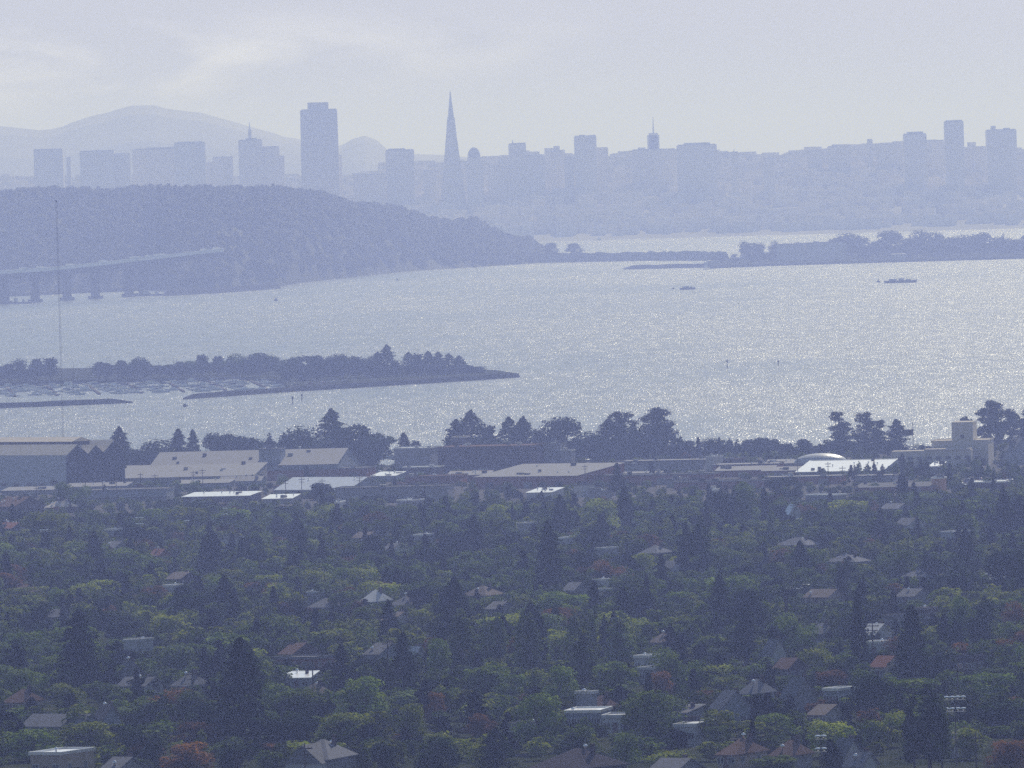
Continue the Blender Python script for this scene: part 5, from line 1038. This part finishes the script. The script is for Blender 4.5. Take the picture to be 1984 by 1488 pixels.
tw(1806, 1828, 273, 'lower building attached left of the tall slim right-hand tower', d=17100); tw(1829, 1866, 236, 'tall slim square tower, highest on the right-hand hill', extra=[(1833, 1863, 233)], d=16900); tw(1866.5, 1884, 291, 'small low block right of the tall slim right-hand tower', fac='fac3', d=17100)
tw(1885, 1909, 285, 'low building left of the last wide tower', fac='fac3', d=17100); tw(1910, 1968, 252, 'last wide tower near the right edge with two roof bumps', extra=[(1920, 1928, 244), (1944, 1956, 248)]); tw(1969, 1992, 298, 'low block at the extreme right edge of the skyline', fac='fac3', d=17100)
# far ridges
def ridge(name, tab, d0_, m='fhill'):
    v = []; n = 160; a0_, a1_ = tab[0][0], tab[-1][0]; rr_ = random.Random(4); js = [rr_.uniform(-1.5, 1.5) for _ in range(n + 1)]
    for i in range(n + 1):
        px = a0_ + (a1_ - a0_) * i / n; y = interp(tab, px)
        for j in range(9):
            t_ = j / 4; d = d0_ + t_ * 900; hc = CAMZ + ray(px, y)[1] * (d0_ + 900) + js[i]; e = math.sin(min(t_, 1) * math.pi / 2) if t_ <= 1 else 1 - (t_ - 1) * .8
            v.append((ray(px, 744)[0] * d, d, -2 + (hc + 2) * e))
    f = [(i * 9 + j, (i + 1) * 9 + j, (i + 1) * 9 + j + 1, i * 9 + j + 1) for i in range(n) for j in range(8)]
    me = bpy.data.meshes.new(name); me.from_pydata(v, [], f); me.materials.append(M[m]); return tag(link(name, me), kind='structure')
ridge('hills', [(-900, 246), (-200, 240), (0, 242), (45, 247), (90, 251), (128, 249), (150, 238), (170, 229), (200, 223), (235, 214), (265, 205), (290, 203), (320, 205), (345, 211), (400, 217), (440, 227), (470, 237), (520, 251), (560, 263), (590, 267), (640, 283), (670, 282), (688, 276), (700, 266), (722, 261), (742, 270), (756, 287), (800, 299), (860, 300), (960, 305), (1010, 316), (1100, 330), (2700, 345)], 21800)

# ------------------------------------------------------------------ labels of trees: kind and look, then the nearest thing one can find
ORD = ['nearest', 'second', 'third', 'fourth', 'fifth', 'sixth', 'seventh', 'eighth', 'ninth', 'tenth', 'eleventh', 'twelfth', 'thirteenth', 'fourteenth', 'fifteenth', 'sixteenth', 'seventeenth', 'eighteenth', 'nineteenth', 'twentieth', 'twenty-first', 'twenty-second', 'twenty-third', 'twenty-fourth']
groups = {}
for T in TREES:
    if T['label'] or T.get('own'): continue
    cx, cy = T['px'], T['pt'] * .5 + T['pb'] * .5
    best = min(LAND, key=lambda l: math.hypot(l[0] - cx, (l[1] - cy) * 1.6) + (0 if (l[3] > 5500) == (T['d'] > 5500) else 4000))
    dx, dy = cx - best[0], cy - best[1]
    rel = ('right of' if dx > 0 else 'left of') if abs(dx) > abs(dy) * 1.2 else ('just above' if dy < 0 else 'just below')
    groups.setdefault((T['kind'], T['colour'], rel, best[2]), []).append((math.hypot(dx, dy), T))
for (k_, c_, rel, ph), lst in groups.items():
    lst.sort(key=lambda q: q[0]); noun = (COLW[c_] + ' ' + NOUN[k_])
    for i, (_, T) in enumerate(lst):
        T['o']['label'] = (f'{noun} {rel} {ph}' if len(lst) == 1 else f'{ORD[min(i, 23)]} {noun} {rel} {ph}')
        T['o']['label'] = ' '.join(T['o']['label'].split()[:16])
for T in TREES:
    if T.get('own'): T['o']['label'] = T['own'][4:] + ', ' + COLW[T['colour']] + ' foliage'

# ------------------------------------------------------------------ haze
hz = MB().box(-9600, 9600, -520, 60000, -6, 330)
hm = bpy.data.materials.new('haze'); hm.use_nodes = True; t = hm.node_tree; t.nodes.clear()
o_ = t.nodes.new('ShaderNodeOutputMaterial'); pv = t.nodes.new('ShaderNodeVolumePrincipled')
pv.inputs['Color'].default_value = (0.45, 0.535, 1.0, 1); pv.inputs['Absorption Color'].default_value = (0.96, 0.985, 1, 1)
pv.inputs['Density'].default_value = 1.05e-4; pv.inputs['Anisotropy'].default_value = 0.24
t.links.new(pv.outputs[0], o_.inputs['Volume'])
tag(hz.obj('haze', hm), kind='stuff')
print('TREES', len(TREES), 'FILL', len(fill), 'OBJ', len(bpy.data.objects))
